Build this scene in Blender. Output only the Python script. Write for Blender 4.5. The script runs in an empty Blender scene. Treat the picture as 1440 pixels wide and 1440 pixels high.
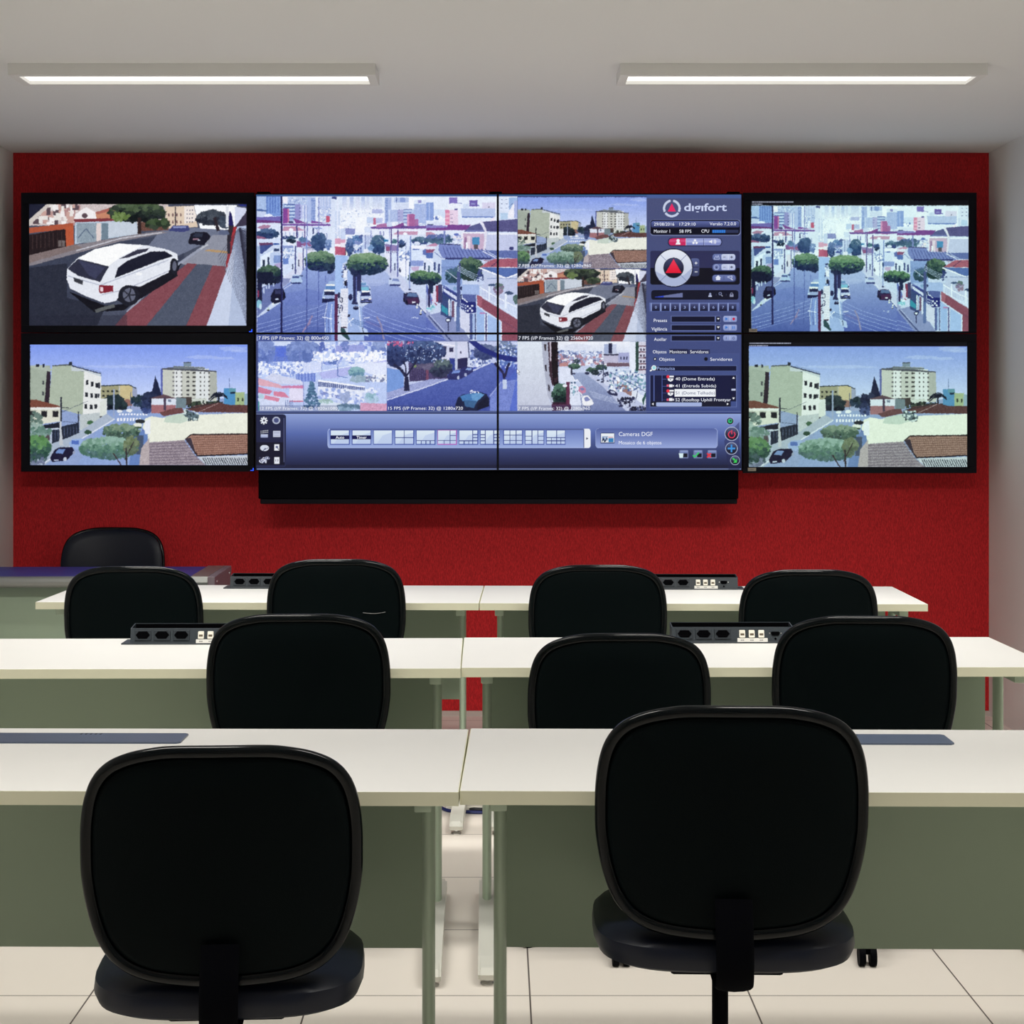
import bpy, bmesh, math, random
import numpy as np
from mathutils import Vector, Matrix

# ---------------------------------------------------------------- camera, world, exposure
SC = bpy.context.scene
COL = SC.collection
F = 2440.0            # focal length in pixels of the 1440 frame
CX, CY = 700.0, 577.0  # principal point (level camera, shifted lens)
CAMZ = 1.41
cam_data = bpy.data.cameras.new('camera')
cam_data.sensor_width = 36.0
cam_data.lens = F / 1440.0 * 36.0
cam_data.shift_x = (720.0 - CX) / 1440.0
cam_data.shift_y = (CY - 720.0) / 1440.0
cam_data.clip_start = 0.05
cam = bpy.data.objects.new('camera', cam_data)
COL.objects.link(cam)
cam.location = (0, 0, CAMZ)
cam.rotation_euler = (math.radians(90), 0, 0)
SC.camera = cam

world = bpy.data.worlds.new('world')
SC.world = world
world.use_nodes = True
world.node_tree.nodes['Background'].inputs[0].default_value = (0.75, 0.85, 1.0, 1)
world.node_tree.nodes['Background'].inputs[1].default_value = 0.02

SC.view_settings.view_transform = 'Standard'
SC.view_settings.look = 'None'
SC.view_settings.gamma = 1.0
SC.view_settings.exposure = 0.0
SC.view_settings.use_curve_mapping = False

CEIL = 2.60
WALL_Y = 8.02
XL, XR, YR = -2.24, 2.27, -1.2
# ceiling luminaires: (x, y, watts, spread in degrees, size x, size y, tilt towards the red wall)
WARM = (1.0, 0.97, 0.90)
LAMPS = [(-1.05, 4.0, 13.5, 106, 1.2, 0.20, 34), (1.05, 4.0, 13.5, 106, 1.2, 0.20, 34),
         (-1.05, 6.05, 7.6, 84, 1.2, 0.14, 0), (1.05, 6.05, 7.6, 84, 1.2, 0.14, 0),  # added pair with a narrow beam, brightens the far desks
         (-1.05, 2.65, 14, 125, 1.2, 0.20, 0), (1.05, 2.65, 14, 125, 1.2, 0.20, 0)]  # added pair out of view, brightens the nearest desks
for (lx, ly, w, sp, sx, sy, tilt) in LAMPS:
    ld = bpy.data.lights.new('ceiling_lamp', 'AREA')
    ld.shape = 'RECTANGLE'; ld.size = sx; ld.size_y = sy
    ld.energy = w; ld.color = WARM; ld.spread = math.radians(sp)
    lo = bpy.data.objects.new('ceiling_lamp', ld)
    COL.objects.link(lo)
    lo.location = (lx, ly, CEIL - 0.12 + (.075 if not tilt else 0))
    lo.rotation_euler = (math.radians(tilt), 0, 0)

# ---------------------------------------------------------------- materials
def lin(c):
    c = np.asarray(c, dtype=np.float32) / 255.0
    return np.where(c <= 0.04045, c / 12.92, ((c + 0.055) / 1.055) ** 2.4)

def mat(name, rgb, rough=0.5, spec=0.5, metal=0.0, coat=0.0, noise=None, bump=None):
    m = bpy.data.materials.new(name)
    m.use_nodes = True
    nt = m.node_tree; b = nt.nodes['Principled BSDF']
    c = tuple(rgb) + (1,)
    b.inputs['Base Color'].default_value = c
    b.inputs['Roughness'].default_value = rough
    b.inputs['Specular IOR Level'].default_value = spec
    b.inputs['Metallic'].default_value = metal
    b.inputs['Coat Weight'].default_value = coat
    tc = nt.nodes.new('ShaderNodeTexCoord')
    if noise:   # (scale vector, amount)
        mp = nt.nodes.new('ShaderNodeMapping'); mp.inputs['Scale'].default_value = noise[0]
        nz = nt.nodes.new('ShaderNodeTexNoise'); nz.inputs['Scale'].default_value = 1; nz.inputs['Detail'].default_value = 4
        nt.links.new(tc.outputs['Object'], mp.inputs[0]); nt.links.new(mp.outputs[0], nz.inputs['Vector'])
        rp = nt.nodes.new('ShaderNodeValToRGB')
        k = noise[1]
        rp.color_ramp.elements[0].position = 0.3; rp.color_ramp.elements[1].position = 0.7
        rp.color_ramp.elements[0].color = tuple(x * (1 - k) for x in rgb) + (1,)
        rp.color_ramp.elements[1].color = tuple(min(1, x * (1 + k)) for x in rgb) + (1,)
        nt.links.new(nz.outputs[0], rp.inputs[0]); nt.links.new(rp.outputs[0], b.inputs['Base Color'])
    if bump:    # (scale vector, strength, distance)
        mp = nt.nodes.new('ShaderNodeMapping'); mp.inputs['Scale'].default_value = bump[0]
        nz = nt.nodes.new('ShaderNodeTexNoise'); nz.inputs['Scale'].default_value = 1; nz.inputs['Detail'].default_value = 3
        nt.links.new(tc.outputs['Object'], mp.inputs[0]); nt.links.new(mp.outputs[0], nz.inputs['Vector'])
        bp = nt.nodes.new('ShaderNodeBump'); bp.inputs['Strength'].default_value = bump[1]; bp.inputs['Distance'].default_value = bump[2]
        nt.links.new(nz.outputs[0], bp.inputs['Height']); nt.links.new(bp.outputs[0], b.inputs['Normal'])
    return m

def emis(name, rgb, strength=1.0):
    m = bpy.data.materials.new(name); m.use_nodes = True
    b = m.node_tree.nodes['Principled BSDF']
    b.inputs['Base Color'].default_value = (0, 0, 0, 1)
    b.inputs['Specular IOR Level'].default_value = 0
    b.inputs['Emission Color'].default_value = tuple(rgb) + (1,)
    b.inputs['Emission Strength'].default_value = strength
    return m

M = {}
M['red_wall'] = mat('red_textured_paint', (0.58, 0.026, 0.031), 0.8, 0.15, noise=((330, 330, 75), 0.28), bump=((300, 300, 60), 0.35, 0.002))
M['white_wall'] = mat('white_paint', (0.82, 0.81, 0.79), 0.8, 0.2)
M['ceiling'] = mat('ceiling_paint', (0.86, 0.86, 0.85), 0.85, 0.1)
M['base'] = mat('baseboard_paint', (0.62, 0.52, 0.48), 0.5)
M['top'] = mat('white_laminate', (0.76, 0.755, 0.735), 0.5, 0.22, noise=((3, 3, 3), 0.012))
M['edge'] = mat('cream_edge_band', (0.78, 0.77, 0.58), 0.5, 0.4)
M['panel'] = mat('grey_green_laminate', (0.36, 0.45, 0.335), 0.55, 0.35)
M['leg'] = mat('grey_green_steel', (0.52, 0.64, 0.49), 0.42, 0.5)
M['foot'] = mat('light_grey_steel', (0.66, 0.66, 0.60), 0.4, 0.5)
M['chrome'] = mat('brushed_chrome', (0.6, 0.6, 0.6), 0.3, 0.5, 1.0)
M['black_shell'] = mat('black_textured_plastic', (0.0012, 0.0036, 0.0042), 0.6, 0.06, bump=((400, 400, 400), 0.2, 0.001))
M['rim'] = mat('glossy_black_trim', (0.0015, 0.003, 0.004), 0.15, 0.24)
M['cushion'] = mat('navy_black_upholstery', (0.004, 0.007, 0.018), 0.42, 0.3)
M['black'] = mat('matt_black_steel', (0.001, 0.0012, 0.0025), 0.6, 0.04)
M['bezel'] = mat('dark_bezel_plastic', (0.005, 0.005, 0.009), 0.45, 0.12)
M['thin_bezel'] = mat('thin_bezel_metal', (0.003, 0.0035, 0.008), 0.45, 0.15)
M['box'] = mat('graphite_connector_box', (0.026, 0.034, 0.042), 0.45, 0.4)
M['box_frame'] = mat('graphite_socket_frame', (0.019, 0.025, 0.032), 0.4, 0.4)
M['hole'] = mat('socket_recess_black', (0.001, 0.001, 0.0015), 0.8, 0.02)
M['jack'] = mat('ivory_jack_plastic', (0.78, 0.75, 0.66), 0.4)
M['jack_in'] = mat('jack_recess_brown', (0.10, 0.075, 0.045), 0.5)
M['paper'] = mat('white_label_paper', (0.72, 0.71, 0.67), 0.6)
M['ink'] = mat('grey_print', (0.2, 0.2, 0.2), 0.6)
M['lid'] = mat('blue_grey_lid_metal', (0.075, 0.10, 0.16), 0.36, 0.6, bump=((120, 900, 120), 0.1, 0.001))
M['blue_top'] = mat('blue_satin_top', (0.045, 0.06, 0.30), 0.4, 0.15)
M['alu'] = mat('grey_aluminium', (0.30, 0.31, 0.30), 0.35, 0.5, 0.6)
M['endpanel'] = mat('mauve_grey_end_panel', (0.21, 0.165, 0.19), 0.5)
M['blue_cable'] = mat('blue_cable_jacket', (0.01, 0.02, 0.13), 0.4)
M['black_cable'] = mat('black_cable_jacket', (0.008, 0.008, 0.012), 0.4)
M['sticker'] = mat('beige_sticker', (0.45, 0.40, 0.33), 0.6)
M['scratch'] = mat('pale_scuff', (0.30, 0.30, 0.30), 0.6)
M['diffuser'] = emis('lamp_diffuser_glow', (1.0, 0.97, 0.9), 1.6)
M['led'] = emis('blue_indicator_glow', (0.03, 0.10, 1.0), 1.5)

def tile_floor():
    m = bpy.data.materials.new('cream_floor_tile'); m.use_nodes = True
    nt = m.node_tree; b = nt.nodes['Principled BSDF']
    tc = nt.nodes.new('ShaderNodeTexCoord'); mp = nt.nodes.new('ShaderNodeMapping')
    s = 1 / 0.53
    mp.inputs['Scale'].default_value = (s, s, s)
    mp.inputs['Location'].default_value = (-0.146, -7.89 * s + 30, 0)
    br = nt.nodes.new('ShaderNodeTexBrick')
    br.offset = 0.0; br.squash = 1.0
    br.inputs['Scale'].default_value = 1
    br.inputs['Brick Width'].default_value = 1.0; br.inputs['Row Height'].default_value = 1.0
    br.inputs['Mortar Size'].default_value = 0.004; br.inputs['Mortar Smooth'].default_value = 0.1
    br.inputs['Color1'].default_value = (0.84, 0.785, 0.72, 1); br.inputs['Color2'].default_value = (0.82, 0.765, 0.70, 1)
    br.inputs['Mortar'].default_value = (0.13, 0.11, 0.10, 1)
    nt.links.new(tc.outputs['Object'], mp.inputs[0]); nt.links.new(mp.outputs[0], br.inputs['Vector'])
    nt.links.new(br.outputs['Color'], b.inputs['Base Color'])
    b.inputs['Roughness'].default_value = 0.45
    b.inputs['Specular IOR Level'].default_value = 0.25
    return m
M['floor'] = tile_floor()

# ---------------------------------------------------------------- mesh helpers
def obj(name, bm, m, parent=None, smooth=False):
    me = bpy.data.meshes.new(name)
    bmesh.ops.recalc_face_normals(bm, faces=bm.faces)
    bm.to_mesh(me); bm.free()
    if isinstance(m, (list, tuple)):
        for x in m: me.materials.append(x)
    else:
        me.materials.append(m)
    if smooth:
        me.polygons.foreach_set('use_smooth', [True] * len(me.polygons))
        try: me.set_sharp_from_angle(angle=math.radians(40))
        except Exception: pass
    o = bpy.data.objects.new(name, me)
    COL.objects.link(o)
    if parent: o.parent = parent
    return o

def thing(name, label, cat, loc=(0, 0, 0), rz=0.0, group=None):
    o = bpy.data.objects.new(name, None)
    COL.objects.link(o)
    o.empty_display_size = 0.1
    o.location = loc; o.rotation_euler = (0, 0, rz)
    o['label'] = label; o['category'] = cat
    if group: o['group'] = group
    return o

def struct(name, bm, m):
    o = obj(name, bm, m); o['kind'] = 'structure'; return o

def box(bm, x0, y0, z0, x1, y1, z1, bevel=0.0, seg=2):
    r = bmesh.ops.create_cube(bm, size=1.0)
    vs = r['verts']
    for v in vs:
        v.co = Vector((x0 + (v.co.x + .5) * (x1 - x0), y0 + (v.co.y + .5) * (y1 - y0), z0 + (v.co.z + .5) * (z1 - z0)))
    if bevel:
        es = list({e for v in vs for e in v.link_edges})
        bmesh.ops.bevel(bm, geom=es, offset=bevel, segments=seg, profile=0.5, affect='EDGES')
    return bm

def B(x0, y0, z0, x1, y1, z1, bevel=0.0, seg=2):
    return box(bmesh.new(), x0, y0, z0, x1, y1, z1, bevel, seg)

def prism(bm, pts, ax, a, b):
    """extrude the 2D polygon pts along axis ax from a to b (pts are the other two axes, in order)"""
    def mk(p, t):
        q = [p[0], p[1]]; q.insert(ax, t); return q
    A = [bm.verts.new(mk(p, a)) for p in pts]; Bv = [bm.verts.new(mk(p, b)) for p in pts]
    n = len(pts)
    bm.faces.new(A); bm.faces.new(Bv[::-1])
    for i in range(n):
        bm.faces.new((A[i], Bv[i], Bv[(i + 1) % n], A[(i + 1) % n]))
    return bm

def lathe(bm, prof, n=24, c=(0, 0, 0), sx=1.0, sy=1.0):
    rings = []
    for (r, z) in prof:
        rings.append([bm.verts.new((c[0] + r * sx * math.cos(2 * math.pi * i / n), c[1] + r * sy * math.sin(2 * math.pi * i / n), c[2] + z)) for i in range(n)])
    for a, b in zip(rings, rings[1:]):
        for i in range(n):
            bm.faces.new((a[i], a[(i + 1) % n], b[(i + 1) % n], b[i]))
    bm.faces.new(rings[0][::-1]); bm.faces.new(rings[-1])
    return bm

def tube(bm, pts, r, n=8, closed=False, ry=None):
    pts = [Vector(p) for p in pts]; N = len(pts); rings = []
    up = Vector((0, 0, 1)); prev = None
    for i, p in enumerate(pts):
        if closed: t = pts[(i + 1) % N] - pts[i - 1]
        else: t = pts[min(i + 1, N - 1)] - pts[max(i - 1, 0)]
        t.normalize()
        if prev is None:
            ref = up if abs(t.dot(up)) < .9 else Vector((0, 1, 0))
            a = t.cross(ref).normalized()
        else:
            a = (prev - t * prev.dot(t)).normalized()
        prev = a; b = t.cross(a)
        rr = r[i] if isinstance(r, (list, tuple)) else r
        rb = ry if ry else rr
        rings.append([bm.verts.new(p + a * rr * math.cos(2 * math.pi * k / n) + b * rb * math.sin(2 * math.pi * k / n)) for k in range(n)])
    for i in range(N if closed else N - 1):
        A, Bq = rings[i], rings[(i + 1) % N]
        for k in range(n):
            bm.faces.new((A[k], A[(k + 1) % n], Bq[(k + 1) % n], Bq[k]))
    if not closed:
        bm.faces.new(rings[0][::-1]); bm.faces.new(rings[-1])
    return bm

def smooth_path(pts, per=8, closed=False):
    P = [Vector(p) for p in pts]; n = len(P); out = []
    rng = range(n if closed else n - 1)
    for i in rng:
        if closed: p0, p1, p2, p3 = P[i - 1], P[i], P[(i + 1) % n], P[(i + 2) % n]
        else: p0, p1, p2, p3 = P[max(i - 1, 0)], P[i], P[i + 1], P[min(i + 2, n - 1)]
        for k in range(per):
            t = k / per
            out.append(0.5 * ((2 * p1) + (p2 - p0) * t + (2 * p0 - 5 * p1 + 4 * p2 - p3) * t * t + (-p0 + 3 * p1 - 3 * p2 + p3) * t ** 3))
    if not closed: out.append(P[-1])
    return out

def copy_tree(o, parent=None):
    c = o.copy(); COL.objects.link(c)
    if parent: c.parent = parent
    for ch in o.children: copy_tree(ch, c)
    return c

# ---------------------------------------------------------------- the room
struct('floor', B(XL - .1, YR - .1, -0.1, XR + .1, WALL_Y + .1, 0), M['floor'])
struct('ceiling', B(XL - .1, YR - .1, CEIL, XR + .1, WALL_Y + .1, CEIL + .1), M['ceiling'])
struct('wall_back', B(XL - .1, WALL_Y, 0, XR + .1, WALL_Y + .1, CEIL), M['red_wall'])
struct('wall_left', B(XL - .1, YR, 0, XL, WALL_Y, CEIL), M['white_wall'])
struct('wall_right', B(XR, YR, 0, XR + .1, WALL_Y, CEIL), M['white_wall'])
struct('wall_rear', B(XL - .1, YR - .1, 0, XR + .1, YR, CEIL), M['white_wall'])
struct('baseboard_back', B(XL, WALL_Y - .012, 0, XR, WALL_Y, 0.022), M['base'])

lamp_words = ['over the left seats of the middle row', 'over the right seats of the middle row',
              'added over the left seats of the far row', 'added over the right seats of the far row',
              'added over the left front seats', 'added over the right front seats']
for (lx, ly, w, sp, sx, sy, tilt), words in zip(LAMPS, lamp_words):
    t = thing('ceiling_light', 'long white ceiling light ' + words, 'ceiling light', (lx, ly, CEIL - (.115 if tilt else .04)), 0, 'ceiling lights')
    t.rotation_euler = (math.radians(tilt), 0, 0)
    bm = bmesh.new()
    for a in (box(bm, -sx/2-.03, -sy/2-.03, 0, sx/2+.03, -sy/2, .04), ): pass
    box(bm, -sx/2-.03, sy/2, 0, sx/2+.03, sy/2+.03, .04)
    box(bm, -sx/2-.03, -sy/2, 0, -sx/2, sy/2, .04); box(bm, sx/2, -sy/2, 0, sx/2+.03, sy/2, .04)
    obj('frame', bm, M['white_wall'], t)
    obj('diffuser', B(-sx/2, -sy/2, .012, sx/2, sy/2, .02), M['diffuser'], t)

# ---------------------------------------------------------------- the desks
DW, DD, DH, DT = 1.55, 0.60, 0.74, 0.025
def socket_shape(cx, cz, w, h):
    return [(cx - w/2, cz), (cx - w/2 + h*.42, cz + h/2), (cx + w/2 - h*.42, cz + h/2), (cx + w/2, cz), (cx + w/2 - h*.42, cz - h/2), (cx - w/2 + h*.42, cz - h/2)]

def connector_box(parent, xc, yf):
    """pop-up box: built level, then leaned back as one"""
    W, H = 0.345, 0.055
    bm = bmesh.new()
    x0, x1 = xc - W/2, xc + W/2
    lean = 0.010
    prism(bm, [(yf, DH), (yf + .006, DH), (yf + .004 + lean, DH + H - .010), (yf + lean, DH + H - .010)], 0, x0, x1)
    side = [(yf, DH), (yf + .070, DH), (yf + .073, DH + H - .003), (yf + .070, DH + H - .003), (yf + lean, DH + H - .010)]
    prism(bm, side, 0, x0 - .0025, x0); prism(bm, side, 0, x1, x1 + .0025)
    prism(bm, [(yf + .068, DH), (yf + .070, DH), (yf + .073, DH + H - .003), (yf + .071, DH + H - .003)], 0, x0, x1)
    box(bm, x0 - .028, yf - .004, DH, x1 + .028, yf + .09, DH + .004, .001, 1)
    body = obj('connector_box', bm, M['box'], parent)
    b = prism(bmesh.new(), [(yf + .008, DH + .004), (yf + .0655, DH + .004), (yf + .0705, DH + H - .0045), (yf + .069, DH + H - .0045), (yf + .064, DH + .008), (yf + .008, DH + .008)], 0, x0 + .001, x1 - .001)
    obj('box_lining', b, M['hole'], body)
    def fy(z): return yf + lean * (z - DH) / (H - .010)
    def plate(nm, xa, za, xb, zb, out, m, bev=.0008):
        b = B(xa, -out, za, xb, 0.001, zb, bev, 1)
        for v in b.verts: v.co.y += fy(v.co.z)
        return obj(nm, b, m, body)
    for f in (.097, .256, .415):
        cx = x0 + f * W; cz = DH + .0265
        plate('power_socket', cx - .0235, cz - .0145, cx + .0235, cz + .0135, .004, M['box_frame'])
        b = prism(bmesh.new(), [(p[0], p[1]) for p in socket_shape(cx, cz + .0005, .041, .020)], 1, -.0052, -.0035)
        for v in b.verts: v.co.y += fy(v.co.z)
        obj('socket_recess', b, M['hole'], body)
    for f in (.578, .657, .737):
        cx = x0 + f * W; cz = DH + .0265
        plate('network_jack', cx - .0085, cz - .0105, cx + .0085, cz + .0105, .006, M['jack'], .0015)
        plate('jack_opening', cx - .0055, cz - .004, cx + .0055, cz + .002, .0068, M['jack_in'])
    plate('label_strip', x0 + .537 * W, DH + .003, x0 + .79 * W, DH + .0145, .003, M['paper'])
    bm = bmesh.new()
    for f in (.578, .657, .737):
        for k in range(3):
            cx = x0 + f * W + (k - 1) * .0035
            box(bm, cx - .0012, -.0036, DH + .0075, cx + .0012, -.0028, DH + .0105)
    for v in bm.verts: v.co.y += fy(v.co.z)
    obj('label_print', bm, M['ink'], body)
    cx = x0 + .856 * W
    b = prism(bmesh.new(), [(cx - .0105, DH + .023), (cx - .0125, DH + .030), (cx - .010, DH + .0325), (cx + .010, DH + .0325), (cx + .0125, DH + .030), (cx + .0105, DH + .023), (cx+.008, DH+.0215), (cx-.008, DH+.0215)], 1, -.003, 0.001)
    for v in b.verts: v.co.y += fy(v.co.z)
    obj('video_port', b, M['hole'], body)
    for s in (-1, 1):
        plate('port_screw', cx + s*.0165 - .0018, DH + .0265, cx + s*.0165 + .0018, DH + .0295, .002, M['chrome'], 0)
    b = prism(bmesh.new(), [(cx + .0032*math.cos(a*math.pi/5), DH + .0125 + .0032*math.sin(a*math.pi/5)) for a in range(10)], 1, -.0012, 0.001)
    for v in b.verts: v.co.y += fy(v.co.z)
    obj('audio_port', b, M['hole'], body)
    return body

def desk(label, X, D, rz, side, lid=False):
    """root at the inner front corner; side=-1 spreads to the left, +1 to the right"""
    t = thing('desk', label, 'desk', (X, D, 0), rz, 'white training desks in three rows')
    a, b = (-DW, 0) if side < 0 else (0, DW)
    obj('tabletop', B(a + .0012, .0012, DH - DT, b - .0012, DD - .0012, DH, .0006, 1), M['top'], t)
    bm = bmesh.new()
    e = .0012
    box(bm, a, 0, DH - DT, b, e, DH - .0006); box(bm, a, DD - e, DH - DT, b, DD, DH - .0006)
    box(bm, a, e, DH - DT, a + e, DD - e, DH - .0006); box(bm, b - e, e, DH - DT, b, DD - e, DH - .0006)
    obj('edge_band', bm, M['edge'], t)
    x0, x1 = a + .067, b - .067
    obj('modesty_panel', B(x0 - .005, .42, .335, x1 + .005, .438, DH - DT - .001, .001, 1), M['panel'], t)
    for x in (x0, x1):
        bm = bmesh.new()
        lathe(bm, [(1, .045), (1, DH - DT - .03)], 28, (x, .28, 0), .0125, .030)
        leg = obj('leg', bm, M['leg'], t, True)
        obj('support_arm', B(x - .016, .075, DH - DT - .029, x + .016, .52, DH - DT, .003, 2), M['leg'], leg, True)
        bm = bmesh.new()
        # T-foot: arched bar with faceted ends
        top = [(-.56, .030), (-.545, .044), (-.48, .052), (.0, .064), (.20, .056), (.27, .046), (.28, .030)]
        pts = [(.28 + p[0], p[1]) for p in top] + [(.28 + .275, .016), (.28 - .555, .016)]
        prism(bm, pts, 0, x - .022, x + .022)
        bmesh.ops.bevel(bm, geom=[e for e in bm.edges if abs(e.verts[0].co.x - e.verts[1].co.x) < 1e-6 and max(v.co.z for v in e.verts) > .02], offset=.006, segments=2, affect='EDGES')
        obj('foot', bm, M['foot'], leg)
        for yy in (.28 - .53, .28 + .24):
            bm = bmesh.new(); lathe(bm, [(.016, 0), (.017, .003), (.012, .006), (.006, .008), (.006, .018)], 16, (x, yy, 0))
            obj('glide', bm, M['chrome'], leg, True)
    xc = (a + b) / 2
    if lid:
        bm = bmesh.new()
        prism(bm, [(xc - .20, .439), (xc - .193, .432), (xc + .193, .432), (xc + .2, .439), (xc + .2, .523), (xc + .193, .53), (xc - .193, .53), (xc - .2, .523)], 2, DH - .001, DH + .0035)
        l = obj('cable_port_lid', bm, M['lid'], t)
        bm = bmesh.new()
        for k in range(5): box(bm, xc - .02 + k*.01 - .002, .515, DH + .0035, xc - .02 + k*.01 + .002, .525, DH + .004)
        obj('lid_grip', bm, M['box_frame'], l)
    else:
        connector_box(t, xc, .468)
    return t

d1l = desk('white desk of the nearest row, left one, with a closed blue-grey cable lid', -.0688, 3.046, -.012, -1, True)
d1r = desk('white desk of the nearest row, right one, its closed lid half behind a chair', -.0670, 3.056, -.0165, 1, True)
d2l = desk('white desk of the middle row on the left, connector box half behind a chair', -.0965, 4.505, .011, -1)
d2r = desk('white desk of the middle row on the right, with open connector box fully in view', -.0950, 4.518, .007, 1)
d3l = desk('white desk of the far row on the left, in front of the blue-topped table', -.0660, 6.03, -.021, -1)
d3r = desk('white desk of the far row on the right, thin blue cable under its edge', -.0630, 6.03, -.021, 1)

# ---------------------------------------------------------------- the chairs
HALF = [(0, 0), (44, .5), (65, 3), (86, 8), (105, 17), (118, 31), (125.5, 50), (129.3, 75), (130, 103), (129, 128), (123, 161), (112, 190), (94, 209), (68, 219), (32, 223), (0, 224)]
KPX = .235 / 130
CZ0 = .890                      # top of the backrest of a chair at standard height
def outline(scale=1.0, n_per=5):
    P = [(x, z) for x, z in HALF] + [(-x, z) for x, z in HALF[-2:0:-1]]
    c = 112
    pts = smooth_path([(x * KPX * 1.0, 0, (c - z) * KPX) for x, z in P], n_per, True)
    return [(p.x * scale, p.z * scale) for p in pts]
LEAN = math.tan(math.radians(6))
ZC = CZ0 - 112 * KPX
def back_y(x, z):               # rear surface of the back, local y (camera side is negative)
    return -.24 - (z - ZC) * LEAN + .040 * (x / .235) ** 2
def dome(name, rings, m, parent, flip=False):
    bm = bmesh.new(); R = []
    for (s, dy) in rings:
        R.append([bm.verts.new((x, back_y(x, ZC + z) + dy, ZC + z)) for x, z in outline(s)])
    n = len(R[0])
    for A, Bq in zip(R, R[1:]):
        for i in range(n): bm.faces.new((A[i], A[(i+1) % n], Bq[(i+1) % n], Bq[i]))
    for end in (R[0], R[-1]):
        c = Vector((0, 0, 0))
        for v in end: c += v.co
        cv = bm.verts.new(c / n)
        cv.co.y = back_y(0, cv.co.z) + (rings[0][1] if end is R[0] else rings[-1][1])
        for i in range(n): bm.faces.new((end[i], end[(i+1) % n], cv))
    return obj(name, bm, m, parent, True)

def make_chair(label):
    t = thing('office_chair', label, 'chair', (0, 0, 0), 0, 'black office chairs')
    dome('back_shell', [(.25, -.0035), (.6, -.003), (.87, -.0012), (.905, .0015), (.92, .008), (.93, .018), (.5, .018)], M['black_shell'], t)
    bm = bmesh.new()
    tube(bm, [(x, back_y(x, ZC + z) + .006, ZC + z) for x, z in [(qx * .957, qz * .963) for qx, qz in outline(1.0)]], .0085, 12, True, .0112)
    obj('back_rim', bm, M['rim'], t, True)
    dome('back_cushion', [(.93, .018), (.965, .024), (.965, .034), (.92, .043), (.8, .048), (.4, .050)], M['cushion'], t)
    # seat
    bm = bmesh.new(); R = []
    for (s, z) in [(.90, .420), (.97, .428), (1.0, .445), (.99, .465), (.93, .478), (.75, .484), (.4, .482)]:
        ring = []
        for k in range(48):
            a = 2 * math.pi * k / 48
            ca, sa = math.cos(a), math.sin(a)
            e = 2 / 3.4
            x = .235 * math.copysign(abs(ca) ** e, ca) * s; y = .215 * math.copysign(abs(sa) ** e, sa) * s
            ring.append(bm.verts.new((x, y, z - (.02 * max(0, y / .215) ** 3))))
        R.append(ring)
    for A, Bq in zip(R, R[1:]):
        for i in range(48): bm.faces.new((A[i], A[(i+1) % 48], Bq[(i+1) % 48], Bq[i]))
    bm.faces.new(R[0][::-1]); bm.faces.new(R[-1])
    obj('seat', bm, M['cushion'], t, True)
    obj('seat_plate', B(-.10, -.13, .395, .10, .10, .421, .006), M['black'], t)
    bm = bmesh.new()
    tube(bm, smooth_path([(0, -.10, .405), (0, -.20, .405), (0, -.255, .42), (0, -.262, .48), (0, back_y(0, .56) - .010, .56)], 6), .032, 12, False, .007)
    obj('back_support', bm, M['black'], t, True)
    bm = bmesh.new(); lathe(bm, [(.027, .11), (.027, .27), (.015, .272), (.015, .42)], 20)
    obj('gas_column', bm, M['black'], t, True)
    bm = bmesh.new(); lathe(bm, [(.034, .075), (.038, .09), (.036, .118), (.030, .124)], 24)
    for k in range(5):
        a = 2 * math.pi * k / 5 + .942
        tube(bm, [(0.02*math.cos(a), .02*math.sin(a), .100), (.16*math.cos(a), .16*math.sin(a), .092), (.25*math.cos(a), .25*math.sin(a), .070)], [.024, .02, .014], 10)
    obj('star_base', bm, M['black'], t, True)
    for k in range(5):
        a = 2 * math.pi * k / 5 + .942
        cx, cy = .245*math.cos(a), .245*math.sin(a)
        bm = bmesh.new()
        for s in (-1, 1):
            b0 = bmesh.new()
            prism(b0, [(.025*math.cos(q*math.pi/12), .0252 + .025*math.sin(q*math.pi/12)) for q in range(24)], 1, s*.006, s*.022)
            b0.transform(Matrix.Rotation(a, 4, 'Z')); b0.transform(Matrix.Translation((cx, cy, 0)))
            me = bpy.data.meshes.new('tmp'); b0.to_mesh(me); b0.free(); bm.from_mesh(me); bpy.data.meshes.remove(me)
        tube(bm, [(cx, cy, .03), (cx, cy, .07)], .007, 8)
        obj('caster', bm, M['black'], t, True)
    return t

UP = ('back_shell', 'back_rim', 'back_cushion', 'seat', 'seat_plate', 'back_support')
def place(t, X, D, ztop, rz=0.0):
    """D = distance of the rear face of the back at its widest height"""
    t.location = (X - .24 * math.sin(rz), D + .24, 0)
    if abs(rz) > 1: t.location = (X, D - .24, 0)
    t.rotation_euler = (0, 0, rz)
    for c in t.children:
        if c.name.split('.')[0] in UP: c.location.z = ztop - CZ0
def px(x, D): return (x - CX) * D / F
chair0 = make_chair('largest black office chair, nearest the camera on the right')
SPOTS = [
    (1032, 2.955, .906, -.03, None),
    (309, 2.87, .855, .06, 'black office chair nearest the camera on the left, at the nearest left desk'),
    (418, 4.41, .891, .03, 'black office chair at the left desk of the middle row'),
    (873, 4.41, .842, .02, 'lowest black office chair, at the right desk of the middle row by the connector box'),
    (1219, 4.41, .886, -.05, 'black office chair of the middle row farthest to the right'),
    (472, 5.85, .906, .03, 'black office chair of the far row with a pale curved scratch on its back'),
    (185, 5.85, .8825, .02, 'black office chair of the far row farthest left, before the blue-topped table'),
    (841.5, 5.85, .887, .0, 'black office chair of the far row, just right of the gap between desks'),
    (1139, 5.85, .871, -.03, 'black office chair of the far row farthest right'),
]
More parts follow.
